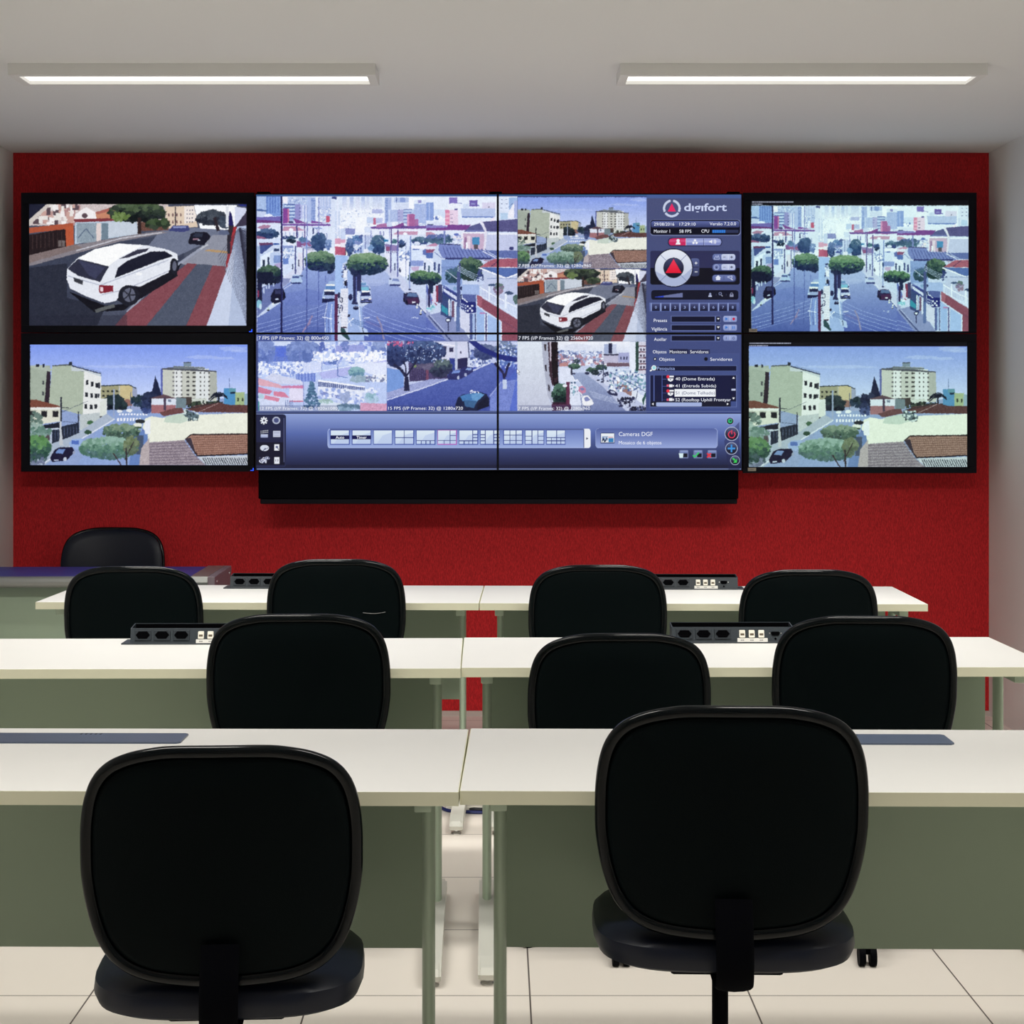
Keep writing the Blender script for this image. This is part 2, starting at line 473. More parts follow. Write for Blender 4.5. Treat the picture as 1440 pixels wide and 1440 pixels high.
for (x, D, zt, rz, label) in SPOTS:
    t = chair0 if label is None else copy_tree(chair0)
    if label: t['label'] = label
    place(t, px(x, D), D, zt, rz)
    if label and 'scratch' in label:
        bm = bmesh.new()
        tube(bm, [(px2, back_y(px2, zz) - .0042, zz) for px2, zz in [(.092 + k*.0075, .7275 - .0035*math.sin(k/10*math.pi)) for k in range(11)]], .0009, 6)
        s = obj('scratch_mark', bm, M['scratch'], t)
tc_ = copy_tree(chair0)
tc_['label'] = 'navy-black chair behind the blue-topped table at the red wall, facing the camera'
place(tc_, -1.735, 7.86, .876, math.pi)

# ---------------------------------------------------------------- blue-topped table at the wall
t = thing('control_table', 'table with a blue top and rounded grey front rail at the red wall', 'table', (-1.143, 7.02, 0), 0.02)
W2 = 1.04
obj('blue_surface', B(-W2, .03, .700, -.035, .47, .736, .002), M['blue_top'], t)
bm = bmesh.new(); tube(bm, [(-W2, .012, .715), (-.10, .012, .715)], .0235, 16, False)
obj('front_rail', bm, M['alu'], t, True)
bm = bmesh.new(); prism(bm, [(-.012, .690), (-.016, .715), (-.004, .738), (.49, .738), (.49, .640), (.40, .640), (.06, .640), (.0, .655)], 0, -.10, -.030)
obj('corner_trim', bm, M['alu'], t)
ep = obj('end_panel', B(-.030, -.012, .0, 0, .49, .738, .003), M['endpanel'], t)
for yy in (.05, .42):
    bm = bmesh.new(); prism(bm, [(yy + .006*math.cos(q*math.pi/6), .712 + .006*math.sin(q*math.pi/6)) for q in range(12)], 0, -.002, .003)
    obj('screw', bm, M['chrome'], ep)
obj('end_panel', B(-W2, -.012, 0, -W2 + .03, .49, .698, .003), M['endpanel'], t)
obj('modesty_panel', B(-W2 + .03, .08, .25, -.03, .10, .700), M['panel'], t)

# ---------------------------------------------------------------- cables
def cable(name, label, pts, r, m, cat='cable'):
    bm = bmesh.new(); tube(bm, smooth_path(pts, 10), r, 8)
    o = obj(name, bm, M[m], None, True); o['label'] = label; o['category'] = cat
    return o
cable('network_cable', 'dark blue cable lying in a curve on the tile floor by the far desk foot',
      [(-.215, 6.85, .006), (-.222, 6.45, .006), (-.215, 6.2, .006), (-.18, 6.095, .006), (-.12, 6.07, .006), (-.055, 6.06, .006), (.0, 6.08, .006), (.07, 6.2, .006), (.075, 6.4, .006), (.075, 6.85, .006)], .006, 'blue_cable')
cable('power_cable', 'black cable looped on the tile floor beside the blue cable',
      [(-.195, 6.85, .0055), (-.192, 6.40, .0055), (-.178, 6.22, .0055), (-.15, 6.145, .0055), (-.10, 6.12, .0055), (-.03, 6.115, .0055), (.045, 6.2, .0055), (.05, 6.4, .0055), (.05, 6.85, .0055)], .0055, 'black_cable')
cable('network_cable', 'thin blue cable hanging under the front edge of the far right desk',
      [(.54, 6.15, .7105), (.60, 6.14, .705), (.66, 6.14, .711), (.80, 6.15, .7105)], .0035, 'blue_cable')
cable('network_cable', 'short piece of dark blue cable under the edge of the nearest right desk',
      [(.14, 3.13, .7105), (.19, 3.12, .7075), (.24, 3.12, .706), (.3, 3.14, .7105)], .004, 'blue_cable')
t = obj('power_strip', B(-.185, 6.115, 0, -.035, 6.165, .0145, .004), M['jack'])
t['label'] = 'white power strip on the floor under the far desk foot'; t['category'] = 'power strip'

# ---------------------------------------------------------------- picture painter for the lit screens
SS = 3
class Canvas:
    def __init__(s, x0, y0, x1, y1):
        s.x0, s.y0 = x0, y0
        s.w, s.h = int(round((x1 - x0) * SS)), int(round((y1 - y0) * SS))
        s.a = np.zeros((s.h, s.w, 3), np.float32)
        s.clip = (0, 0, s.w, s.h)
def soften(cv, x0, y0, x1, y1, amp=7.0, seed=3, sat=.84, tint=(1, 1, 1), green=.72):
    """camera picture character inside one tile: slight blur, grain, small tonal clumps"""
    X0_, Y0_, X1_, Y1_ = [int(round(v)) for v in ((x0 - cv.x0) * SS, (y0 - cv.y0) * SS, (x1 - cv.x0) * SS, (y1 - cv.y0) * SS)]
    X0_, Y0_ = max(0, X0_), max(0, Y0_)
    s = cv.a[Y0_:Y1_, X0_:X1_]; h, w = s.shape[:2]
    r = np.random.RandomState(seed)
    # jitter the edges of the flat shapes by a small random displacement
    def field(cell, amt):
        g = r.uniform(-amt, amt, (h // cell + 2, w // cell + 2)); 
        return g.repeat(cell, 0).repeat(cell, 1)[:h, :w]
    jy = np.clip(np.arange(h)[:, None] + field(2, 1.0) + field(7, .8), 0, h - 1).astype(int)
    jx = np.clip(np.arange(w)[None, :] + field(2, 1.0) + field(7, .8), 0, w - 1).astype(int)
    t = s[jy, jx]
    for ax in (0, 1): t = (np.roll(t, 1, ax) + 2 * t + np.roll(t, -1, ax)) / 4
    g = t.mean(2, keepdims=True)
    mx = t.max(2, keepdims=True)
    k = np.where(t[:, :, 1:2] >= mx, green, np.where(t[:, :, 0:1] >= mx, .86, 1.0)) * sat
    t = (g + (t - g) * k) * np.asarray(tint, np.float32)
    t = t + (field(3, amp) + field(6, amp * .8) + field(15, amp * .6))[:, :, None]
    s[:] = t
class Pen:
    """draws on a canvas; o = (origin x, origin y, zoom): local coordinates of one picture; T maps picture px -> canvas px"""
    def __init__(s, cv, T=(1, 0, 1, 0), seed=1):
        s.c = cv; s.T = T; s.o = (0, 0, 1); s.r = np.random.RandomState(seed); s.clip = (0, 0, cv.w, cv.h)
    def org(s, ox, oy, z): s.o = (ox, oy, z); return s
    def xy(s, p):
        p = np.asarray(p, np.float64).reshape(-1, 2)
        x = s.o[0] + p[:, 0] / s.o[2]; y = s.o[1] + p[:, 1] / s.o[2]
        x = s.T[0] * x + s.T[1]; y = s.T[2] * y + s.T[3]
        return (x - s.c.x0) * SS, (y - s.c.y0) * SS
    def k(s): return SS * s.T[0] / s.o[2]
    def setclip(s, x0, y0, x1, y1):
        X, Y = s.xy([(x0, y0), (x1, y1)])
        s.clip = (max(0, int(round(X[0]))), max(0, int(round(Y[0]))), min(s.c.w, int(round(X[1]))), min(s.c.h, int(round(Y[1]))))
    def _mask(s, X, Y):
        x0 = max(s.clip[0], int(math.floor(X.min()))); x1 = min(s.clip[2], int(math.ceil(X.max())) + 1)
        y0 = max(s.clip[1], int(math.floor(Y.min()))); y1 = min(s.clip[3], int(math.ceil(Y.max())) + 1)
        if x1 <= x0 or y1 <= y0: return None
        gx = np.arange(x0, x1) + .5; gy = (np.arange(y0, y1) + .5)[:, None]
        m = np.zeros((y1 - y0, x1 - x0), bool); n = len(X)
        for i in range(n):
            xa, ya, xb, yb = X[i], Y[i], X[(i+1) % n], Y[(i+1) % n]
            if ya == yb: continue
            cond = (gy >= min(ya, yb)) & (gy < max(ya, yb))
            m ^= cond & (gx < xa + (gy - ya) * (xb - xa) / (yb - ya))
        return x0, y0, x1, y1, m
    def poly(s, pts, col, c2=None, n=0, ns=2, al=1.0, hor=False):
        X, Y = s.xy(pts); r = s._mask(X, Y)
        if r is None: return
        x0, y0, x1, y1, m = r; sub = s.c.a[y0:y1, x0:x1]
        c = np.asarray(col, np.float32)
        if c2 is not None:
            if hor: t = ((np.arange(x0, x1) - X.min()) / max(1, X.max() - X.min()))[None, :, None]
            else: t = ((np.arange(y0, y1) - Y.min()) / max(1, Y.max() - Y.min()))[:, None, None]
            c = c * (1 - t) + np.asarray(c2, np.float32) * t
            c = np.broadcast_to(c, sub.shape)
        else: c = np.broadcast_to(c, sub.shape)
        if n:
            hh, ww = (y1 - y0) // ns + 2, (x1 - x0) // ns + 2
            z = s.r.uniform(-1, 1, (hh, ww)).repeat(ns, 0).repeat(ns, 1)[:y1 - y0, :x1 - x0, None]
            c = c + z * n
        mm = m[:, :, None] * al
        sub[:] = sub * (1 - mm) + c * mm
    def rect(s, x0, y0, x1, y1, col, **k): s.poly([(x0, y0), (x1, y0), (x1, y1), (x0, y1)], col, **k)
    def ell(s, cx, cy, rx, ry, col, rag=0, **k):
        N = 28 if rag else 20
        q = s.r.uniform(1 - rag, 1 + rag, N)
        s.poly([(cx + rx * q[i] * math.cos(2*math.pi*i/N), cy + ry * q[i] * math.sin(2*math.pi*i/N)) for i in range(N)], col, **k)
    def line(s, pts, w, col, al=1.0):
        for (xa, ya), (xb, yb) in zip(pts, pts[1:]):
            d = math.hypot(xb - xa, yb - ya) or 1; nx, ny = -(yb - ya) / d * w / 2, (xb - xa) / d * w / 2
            s.poly([(xa + nx, ya + ny), (xb + nx, yb + ny), (xb - nx, yb - ny), (xa - nx, ya - ny)], col, al=al)
    def grid(s, x0, y0, x1, y1, nx, ny, col, fx=.5, fy=.5, slope=0, al=1.0):
        for i in range(nx):
            for j in range(ny):
                xa = x0 + (x1 - x0) * (i + .5 - fx/2) / nx; xb = xa + (x1 - x0) * fx / nx
                ya = y0 + (y1 - y0) * (j + .5 - fy/2) / ny + slope * (xa - x0); yb = ya + (y1 - y0) * fy / ny
                s.poly([(xa, ya), (xb, ya + slope*(xb-xa)), (xb, yb + slope*(xb-xa)), (xa, yb)], col, al=al)
    def blobs(s, cx, cy, rx, ry, cols, n, size, flat=False):
        """foliage or clutter: many small ragged dabs inside an ellipse; colours ordered top to bottom"""
        for _ in range(n):
            a = s.r.uniform(0, 2*math.pi); d = math.sqrt(s.r.uniform(0, 1))
            x, y = cx + rx * d * math.cos(a), cy + ry * d * math.sin(a)
            t = (y - cy + ry) / (2 * ry) + s.r.uniform(-.22, .22)
            c = cols[min(len(cols) - 1, max(0, int(t * len(cols))))]
            z = size * s.r.uniform(.5, 1.3)
            s.ell(x, y, z, z * (.7 if flat else .9), np.asarray(c) + s.r.uniform(-14, 14), rag=.3)
    def speck(s, x0, y0, x1, y1, cols, n, a, b):
        for _ in range(n):
            x, y = s.r.uniform(x0, x1), s.r.uniform(y0, y1)
            w, h = s.r.uniform(a, b), s.r.uniform(a, b)
            s.rect(x - w/2, y - h/2, x + w/2, y + h/2, cols[s.r.randint(len(cols))])
    def rrect(s, x0, y0, x1, y1, r, col, **k):
        P = []
        for (cx, cy, a0) in ((x1 - r, y0 + r, -90), (x1 - r, y1 - r, 0), (x0 + r, y1 - r, 90), (x0 + r, y0 + r, 180)):
            for q in range(6):
                a = math.radians(a0 + q * 18); P.append((cx + r*math.cos(a), cy + r*math.sin(a)))
        s.poly(P, col, **k)

# ---- picture A: steep street with the clipped trees (tile 361..727.5 x 276..479)
def pic_street(p):
    p.setclip(361, 276, 727.6, 479.2)
    p.rect(361, 276, 728, 480, (196, 212, 244), n=10)
    p.rect(361, 276, 728, 296, (215, 228, 250), n=8)
    # far haze: city clutter
    p.rect(478, 292, 560, 345, (232, 240, 254), n=6)
    p.speck(478, 290, 600, 330, [(235, 242, 255), (170, 188, 230), (250, 250, 255), (215, 224, 246), (240, 244, 255)], 700, .6, 2.4)
    p.speck(361, 318, 520, 345, [(235, 242, 255), (205, 220, 250), (250, 250, 255)], 200, 1, 4)
    for (x, w, c) in [(481, 6, (185, 200, 240)), (488, 3, (225, 232, 252)), (492, 5, (160, 182, 238)), (500, 6, (200, 210, 242)), (508, 5, (165, 186, 236)), (515, 4, (190, 205, 242)), (524, 13, (185, 202, 240))]:
        p.rect(x, 277, x + w, 296, c, c2=(225, 232, 250), n=10)
    # left: near buildings
    p.org(359, 272, 12)
    p.rect(20, 50, 180, 300, (160, 188, 236), n=14)
    p.rect(180, 50, 440, 380, (112, 150, 226), n=10)
    for x in (190, 240, 285, 330, 380): p.rect(x, 50, x + 14, 330, (80, 115, 205))
    p.ell(80, 280, 70, 18, (70, 100, 170), rag=.2); p.ell(150, 290, 50, 14, (80, 110, 180), rag=.2)
    p.rect(20, 310, 150, 400, (190, 205, 242)); p.ell(220, 375, 70, 32, (225, 235, 255)); p.rect(165, 398, 280, 415, (30, 50, 110))
    p.poly([(20, 400), (440, 385), (440, 490), (20, 495)], (105, 95, 185), n=8)
    p.poly([(20, 440), (440, 470), (440, 495), (20, 490)], (108, 50, 128))
    p.rect(455, 60, 550, 160, (238, 236, 250)); p.rect(545, 60, 880, 190, (172, 194, 238), n=8)
    p.speck(550, 70, 870, 180, [(130, 150, 215), (215, 225, 250)], 40, 10, 24)
    p.rect(465, 180, 680, 460, (150, 178, 230), n=8)
    for y in (180, 235, 295, 355, 410): p.rect(490, y, 680, y + 14, (70, 95, 175))
    for y in (205, 262, 320, 378): p.rect(490, y, 660, y + 18, (205, 225, 252))
    p.rect(670, 180, 760, 440, (140, 140, 210)); p.rect(760, 190, 880, 420, (176, 186, 236), n=10)
    for y in (240, 300, 355, 410): p.rect(740, y, 765, y + 12, (50, 60, 130))
    for x in range(800, 940, 24): p.rect(x, 200, x + 12, 480, (225, 236, 255) if (x // 24) % 2 else (140, 165, 225))
    p.rect(880, 60, 1045, 470, (170, 190, 240))
    for y in range(80, 470, 22): p.rect(940, y, 1010, y + 11, (95, 125, 205))
    p.rect(1010, 60, 1060, 470, (220, 230, 252)); p.rect(1060, 60, 1290, 400, (178, 196, 240), n=12)
    for x in (1080, 1120, 1170, 1220): p.rect(x, 60, x + 16, 220, (200, 212, 246))
    p.speck(1060, 230, 1300, 480, [(240, 245, 255), (130, 155, 215), (205, 215, 245)], 90, 10, 30)
    p.rect(465, 250, 545, 500, (136, 62, 160)); p.rect(545, 255, 568, 490, (214, 100, 160))
    p.rect(1190, 378, 1255, 485, (214, 70, 115))
    p.poly([(455, 500), (1270, 510), (1270, 550), (455, 535)], (118, 78, 172))
    p.poly([(630, 412), (860, 495), (860, 530), (690, 520)], (128, 66, 156)); p.poly([(560, 460), (640, 470), (640, 500), (560, 500)], (60, 60, 120))
    p.poly([(940, 455), (1190, 500), (1260, 545), (940, 535)], (130, 74, 170))
    p.rect(20, 500, 1345, 545, (215, 226, 250)); p.poly([(455, 508), (1270, 515), (1270, 552), (455, 540)], (116, 76, 170))
    p.rect(20, 545, 1345, 760, (214, 226, 252), n=8)
    p.poly([(20, 580), (130, 528), (270, 540), (205, 600), (120, 600)], (176, 118, 160)); p.poly([(455, 635), (480, 560), (700, 555), (830, 625)], (196, 132, 176))
    p.ell(600, 610, 38, 26, (240, 242, 255)); p.rect(455, 630, 840, 740, (226, 232, 252)); p.grid(470, 640, 830, 740, 5, 1, (170, 185, 230), .25, .8)
    p.rect(965, 580, 990, 680, (60, 70, 130)); p.line([(980, 580), (1130, 590)], 12, (100, 130, 210)); p.rect(1035, 590, 1045, 700, (110, 100, 170))
    p.blobs(200, 680, 185, 80, [(70, 100, 150), (38, 66, 110), (34, 56, 110)], 130, 24)
    p.rect(390, 700, 430, 800, (215, 228, 250))
    p.poly([(20, 715), (60, 715), (220, 760), (20, 765)], (150, 80, 130))
    p.rect(20, 765, 440, 830, (205, 220, 250)); p.ell(350, 850, 60, 16, (20, 70, 170))
    p.poly([(60, 830), (290, 832), (300, 880), (200, 900), (75, 890)], (104, 52, 104)); p.poly([(65, 880), (300, 860), (110, 1020), (80, 1015)], (58, 78, 150))
    p.rect(20, 890, 75, 1240, (150, 176, 220)); p.poly([(90, 1040), (305, 930), (330, 1000), (440, 1010), (440, 1250), (85, 1290)], (184, 205, 244))
    p.poly([(90, 1060), (300, 945), (305, 990), (250, 1010), (245, 1225), (85, 1270)], (222, 236, 255)); p.rect(120, 1120, 160, 1260, (26, 42, 74)); p.rect(203, 1075, 235, 1210, (34, 50, 92))
    p.rect(315, 930, 400, 975, (40, 60, 110)); p.rect(310, 1040, 440, 1170, (120, 150, 215), n=10); p.poly([(320, 1190), (430, 1160), (430, 1260), (330, 1230)], (176, 160, 216))
    # middle houses
    p.rect(455, 760, 1340, 1440, (216, 230, 254), n=8)
    p.blobs(600, 775, 70, 60, [(50, 80, 120), (24, 44, 70)], 50, 20); p.blobs(500, 740, 40, 24, [(50, 70, 130)], 20, 14)
    p.poly([(540, 820), (670, 860), (670, 880), (540, 870)], (236, 238, 255)); p.rect(460, 880, 640, 920, (130, 150, 215)); p.rect(470, 930, 650, 1380, (206, 222, 252)); p.rect(465, 1085, 560, 1195, (96, 130, 214))
    p.speck(470, 930, 650, 1080, [(140, 165, 220), (240, 245, 255)], 40, 12, 40)
    p.poly([(690, 800), (960, 820), (960, 930), (700, 900)], (130, 80, 150)); p.blobs(860, 860, 90, 70, [(110, 130, 200), (150, 80, 140), (170, 190, 235)], 60, 20)
    p.rect(715, 1000, 800, 1300, (220, 220, 240)); p.rect(720, 1120, 742, 1290, (60, 70, 110)); p.rect(840, 940, 990, 1080, (224, 226, 246)); p.grid(850, 900, 990, 960, 6, 1, (90, 100, 160), .4, .9)
    p.blobs(1080, 820, 118, 145, [(60, 92, 140), (46, 76, 128), (40, 66, 124)], 220, 28); p.blobs(800, 780, 60, 40, [(80, 120, 170)], 40, 16)
    p.blobs(1230, 860, 50, 100, [(120, 150, 205), (90, 120, 185)], 60, 18); p.rect(1260, 915, 1345, 1010, (232, 238, 252))
    p.rect(1190, 560, 1345, 780, (216, 228, 250)); p.line([(1190, 680), (1210, 680), (1200, 780)], 10, (90, 110, 180))
    # street surface (left half), org of the lower crops
    p.org(359, 370, 12)
    p.poly([(460, 420), (860, 40), (1345, 120), (1345, 1310), (30, 1310), (30, 920), (200, 820), (460, 640)], (140, 164, 228), c2=(66, 88, 176), n=6)
    p.poly([(470, 520), (900, 430), (1200, 520), (1100, 700), (500, 720)], (86, 108, 200), al=.35);
    p.poly([(860, 30), (760, 190), (470, 400), (455, 250), (560, 170), (700, 60)], (208, 216, 244)); p.line([(470, 440), (600, 360), (780, 200)], 14, (190, 200, 240))
    p.poly([(30, 440), (300, 330), (440, 250), (440, 470), (250, 690), (30, 900)], (96, 112, 178), n=6); p.line([(30, 900), (260, 680), (450, 500)], 12, (120, 140, 200))
    p.poly([(460, 250), (600, 260), (560, 330), (465, 400)], (134, 146, 200))
    p.rect(30, 300, 110, 640, (20, 24, 66)); p.rect(36, 460, 60, 570, (150, 30, 80))
    p.blobs(235, 200, 215, 150, [(62, 108, 84), (32, 60, 66), (14, 26, 60), (12, 20, 54)], 420, 26); p.rect(30, 150, 300, 330, (13, 21, 54), n=10)
    p.blobs(250, 90, 150, 40, [(66, 116, 84), (54, 96, 80)], 80, 20)
    for (x, y, h) in [(215, 340, 90), (290, 340, 50), (130, 420, 90), (170, 385, 50)]: p.rect(x, y, x + 24, y + h, (186, 205, 240))
    p.ell(60, 690, 46, 70, (120, 190, 215), rag=.1); p.ell(85, 730, 22, 50, (190, 220, 240))
    p.poly([(258, 560), (300, 470), (320, 435), (470, 435), (500, 500), (512, 580), (440, 650), (300, 690), (262, 640)], (16, 18, 52)); p.rect(330, 450, 440, 520, (46, 52, 100)); p.rect(335, 595, 392, 618, (190, 205, 240))
    p.ell(302, 690, 16, 26, (230, 240, 240)); p.ell(220, 770, 16, 36, (190, 220, 220)); p.ell(215, 795, 22, 14, (20, 24, 50))
    p.poly([(600, 320), (615, 230), (650, 195), (745, 200), (775, 260), (800, 300), (770, 345), (610, 345)], (170, 200, 240)); p.rect(622, 218, 735, 250, (60, 78, 150)); p.rect(600, 320, 780, 345, (30, 40, 110)); p.ell(770, 215, 30, 12, (50, 70, 120))
    # parked vans
    p.poly([(1190, 380), (1250, 300), (1345, 300), (1345, 620), (1130, 620), (1130, 540)], (150, 180, 232)); p.rect(1195, 355, 1345, 380, (236, 242, 240)); p.rect(1185, 385, 1345, 440, (80, 130, 200)); p.rect(1160, 445, 1335, 475, (238, 240, 240)); p.rect(1165, 480, 1335, 540, (28, 34, 80)); p.rect(1135, 545, 1335, 590, (150, 170, 225)); p.rect(1125, 600, 1335, 665, (24, 30, 80)); p.ell(1150, 580, 26, 14, (200, 220, 245))
    # cables
    for (ya, yb) in [(1040, 640), (1110, 720), (1180, 790), (1250, 860)]:
        p.line([(30, ya), (430, ya - 105), (1040, ya - 290), (1345, yb - 10)], 8, (150, 172, 236))
    p.line([(30, 1300), (700, 1120), (1345, 960)], 7, (130, 152, 226))
    p.line([(960, 880), (900, 1010), (790, 1170)], 24, (150, 130, 176)); p.line([(870, 1050), (930, 1000)], 40, (150, 124, 170), al=.6)
    for y in (920, 1000, 1060): p.line([(930, y), (1320, y + 10)], 8, (110, 126, 200))
    p.poly([(1215, 660), (1345, 640), (1345, 1310), (1170, 1310)], (120, 150, 226)); p.line([(1215, 660), (1170, 900), (1180, 1180)], 10, (205, 220, 250)); p.line([(1290, 690), (1270, 900), (1285, 1180)], 14, (205, 222, 250)); p.line([(1230, 920), (1240, 1180)], 14, (60, 80, 150)); p.line([(1130, 905), (1300, 940)], 16, (225, 235, 255)); p.line([(1220, 640), (1245, 1180)], 9, (90, 115, 200))
    # tree canopy left of the pole
    p.org(359, 272, 12)
    p.blobs(1090, 1140, 255, 165, [(104, 156, 112), (80, 134, 98), (44, 84, 84), (24, 46, 86), (22, 38, 84)], 620, 26, True); p.blobs(1260, 1210, 90, 120, [(60, 100, 90), (30, 54, 86), (22, 36, 80)], 160, 26); p.blobs(1000, 1050, 130, 50, [(110, 160, 118), (92, 146, 106)], 90, 20, True)
    # posts
    p.rect(690, 540, 710, 760, (64, 66, 140)); p.rect(664, 880, 690, 1360, (66, 74, 146)); p.rect(825, 545, 840, 740, (84, 70, 150)); p.rect(798, 920, 816, 1300, (88, 92, 160)); p.rect(866, 480, 884, 720, (96, 108, 190)); p.rect(858, 720, 872, 1440, (112, 134, 214)); p.rect(1064, 60, 1078, 700, (110, 120, 200)); p.rect(620, 1190, 642, 1280, (40, 50, 100))
    p.org(359, 370, 12); p.rect(860, 0, 876, 1170, (58, 76, 160)); p.rect(1058, 120, 1070, 760, (66, 86, 172)); p.rect(1045, 750, 1056, 1170, (60, 80, 166)); p.rect(1180, 200, 1190, 320, (84, 106, 190))
    p.org(359, 272, 12)
    p.poly([(430, 50), (452, 50), (462, 2350), (425, 2350)], (22, 24, 84)); p.rect(452, 50, 462, 2300, (80, 96, 180), al=.6)
    # pale wall in the middle
    p.rect(1345, 760, 1440, 880, (226, 150, 190)); p.rect(1345, 850, 1440, 900, (244, 240, 250)); p.rect(1345, 895, 1440, 1035, (208, 78, 120)); p.rect(1345, 1045, 1560, 1700, (156, 190, 246), n=4)
    p.rect(1290, 55, 1375, 100, (60, 70, 140)); p.rect(1275, 90, 1345, 560, (212, 224, 250)); p.rect(1370, 60, 1400, 700, (222, 230, 252))
    p.org(479, 272, 12)
    p.rect(0, 780, 80, 830, (226, 150, 190)); p.rect(0, 830, 130, 905, (235, 232, 248)); p.rect(0, 905, 85, 1040, (196, 70, 112)); p.rect(85, 905, 122, 1045, (250, 246, 238)); p.rect(74, 915, 88, 1040, (60, 30, 60))
    p.rect(0, 1045, 105, 1640, (152, 186, 244)); p.poly([(30, 1180), (100, 1150), (200, 1400), (210, 1560), (40, 1560)], (190, 206, 240)); p.speck(30, 1180, 200, 1620, [(40, 50, 110), (235, 240, 255), (120, 150, 220), (70, 90, 160)], 60, 10, 34)
    p.rect(95, 1490, 132, 1720, (50, 66, 130)); p.rect(45, 1300, 105, 1420, (230, 236, 252)); p.rect(60, 1480, 100, 1560, (30, 30, 50))
    # centre distance
    p.rect(255, 400, 440, 660, (240, 245, 255), n=4); p.rect(440, 400, 550, 500, (190, 210, 246)); p.rect(552, 410, 592, 522, (206, 88, 134)); p.rect(592, 410, 705, 500, (178, 190, 236), n=16); p.rect(530, 265, 700, 335, (172, 182, 232), n=14)
    p.rect(80, 590, 240, 690, (130, 140, 206), n=16); p.rect(0, 590, 80, 780, (196, 212, 246)); p.rect(400, 560, 520, 700, (206, 220, 248))
    p.rect(245, 660, 760, 760, (228, 236, 254)); p.blobs(280, 790, 100, 75, [(100, 140, 196), (70, 110, 176), (120, 140, 205)], 110, 20); p.blobs(150, 900, 60, 140, [(90, 120, 180), (60, 90, 150), (40, 66, 120)], 120, 20); p.blobs(345, 730, 40, 30, [(70, 90, 160)], 24, 12)
    p.rect(230, 880, 390, 1000, (150, 180, 230)); p.speck(230, 880, 390, 1000, [(60, 80, 160), (220, 230, 250), (90, 110, 190)], 34, 14, 36)
    p.rect(370, 720, 545, 900, (198, 214, 248)); p.grid(400, 700, 545, 920, 5, 1, (120, 136, 200), .3, 1); p.rect(360, 860, 480, 1010, (180, 200, 240)); p.rect(385, 935, 470, 1030, (226, 232, 250))
    p.blobs(640, 860, 120, 150, [(70, 106, 140), (44, 80, 130), (38, 66, 120)], 230, 26); p.blobs(510, 920, 40, 60, [(110, 150, 205)], 30, 18)
    p.rect(725, 70, 745, 520, (220, 230, 252)); p.rect(745, 65, 855, 520, (170, 190, 240)); 
    for y in range(80, 500, 22): p.rect(752, y, 800, y + 11, (105, 135, 210)); p.rect(810, y, 846, y + 11, (150, 170, 228))
    p.rect(855, 65, 905, 260, (215, 228, 252)); p.rect(905, 65, 1150, 150, (175, 195, 240), n=8); p.rect(935, 65, 948, 160, (70, 90, 170)); p.rect(1000, 65, 1090, 150, (130, 155, 222)); p.rect(915, 165, 1155, 260, (206, 218, 246), n=8)
    p.rect(805, 270, 960, 480, (186, 204, 242)); 
    for x in range(840, 960, 22): p.rect(x, 280, x + 10, 470, (150, 172, 230))
    p.rect(960, 270, 1060, 480, (168, 170, 224)); p.rect(1055, 270, 1240, 500, (176, 200, 240))
    for y in (260, 315, 372, 430, 488): p.rect(1055, y, 1200, y + 14, (84, 104, 184)); p.rect(968, y + 10, 995, y + 18, (90, 100, 180))
    p.rect(1240, 180, 1440, 500, (152, 176, 234), n=6)
    for x in range(1250, 1440, 26): p.rect(x, 190, x + 10, 490, (184, 200, 242))
    p.rect(1305, 110, 1360, 160, (140, 140, 210)); p.rect(1150, 65, 1240, 260, (240, 244, 255)); p.rect(1160, 65, 1440, 110, (238, 243, 255))
    p.rect(1120, 345, 1250, 600, (176, 84, 160)); p.rect(1120, 345, 1152, 600, (222, 130, 190)); p.rect(1250, 435, 1308, 600, (170, 96, 170))
    p.poly([(500, 560), (1440, 545), (1440, 590), (520, 600)], (112, 76, 164)); p.poly([(600, 530), (770, 500), (780, 570), (600, 570)], (176, 100, 170)); p.poly([(870, 560), (1060, 490), (1070, 560), (960, 575), (880, 575)], (132, 66, 150)); p.rect(780, 480, 860, 560, (200, 214, 246)); p.rect(1020, 545, 1130, 580, (90, 60, 140))
    p.rect(500, 600, 1440, 700, (226, 234, 253), n=6); p.poly([(880, 690), (960, 640), (1300, 640), (1290, 700)], (202, 140, 182)); p.ell(1085, 680, 34, 22, (240, 244, 255)); p.rect(980, 705, 1440, 800, (216, 228, 252), n=8)
    # right side houses (crop 2)
    p.rect(740, 760, 1440, 1440, (210, 225, 252), n=10)
    p.blobs(900, 810, 50, 30, [(60, 110, 130)], 30, 14); p.blobs(1035, 850, 50, 60, [(60, 90, 150), (30, 50, 90)], 50, 18); p.blobs(1340, 800, 130, 60, [(90, 126, 160), (60, 96, 130), (50, 70, 140)], 110, 20); p.ell(1290, 840, 50, 30, (214, 226, 250))
    p.poly([(1180, 880), (1440, 870), (1440, 940), (1190, 930)], (236, 240, 254)); p.rect(1215, 935, 1320, 952, (30, 70, 180)); p.poly([(1380, 960), (1440, 930), (1440, 1040), (1390, 1030)], (88, 110, 190)); p.poly([(1350, 1050), (1440, 1090), (1440, 1320), (1380, 1320)], (222, 232, 252)); p.rect(1405, 1160, 1432, 1290, (40, 60, 120))
    p.poly([(740, 850), (980, 880), (980, 970), (760, 960)], (140, 120, 185)); p.rect(770, 900, 830, 975, (150, 70, 130)); p.rect(730, 780, 800, 810, (20, 120, 190)); p.line([(640, 740), (720, 820)], 8, (190, 200, 240))
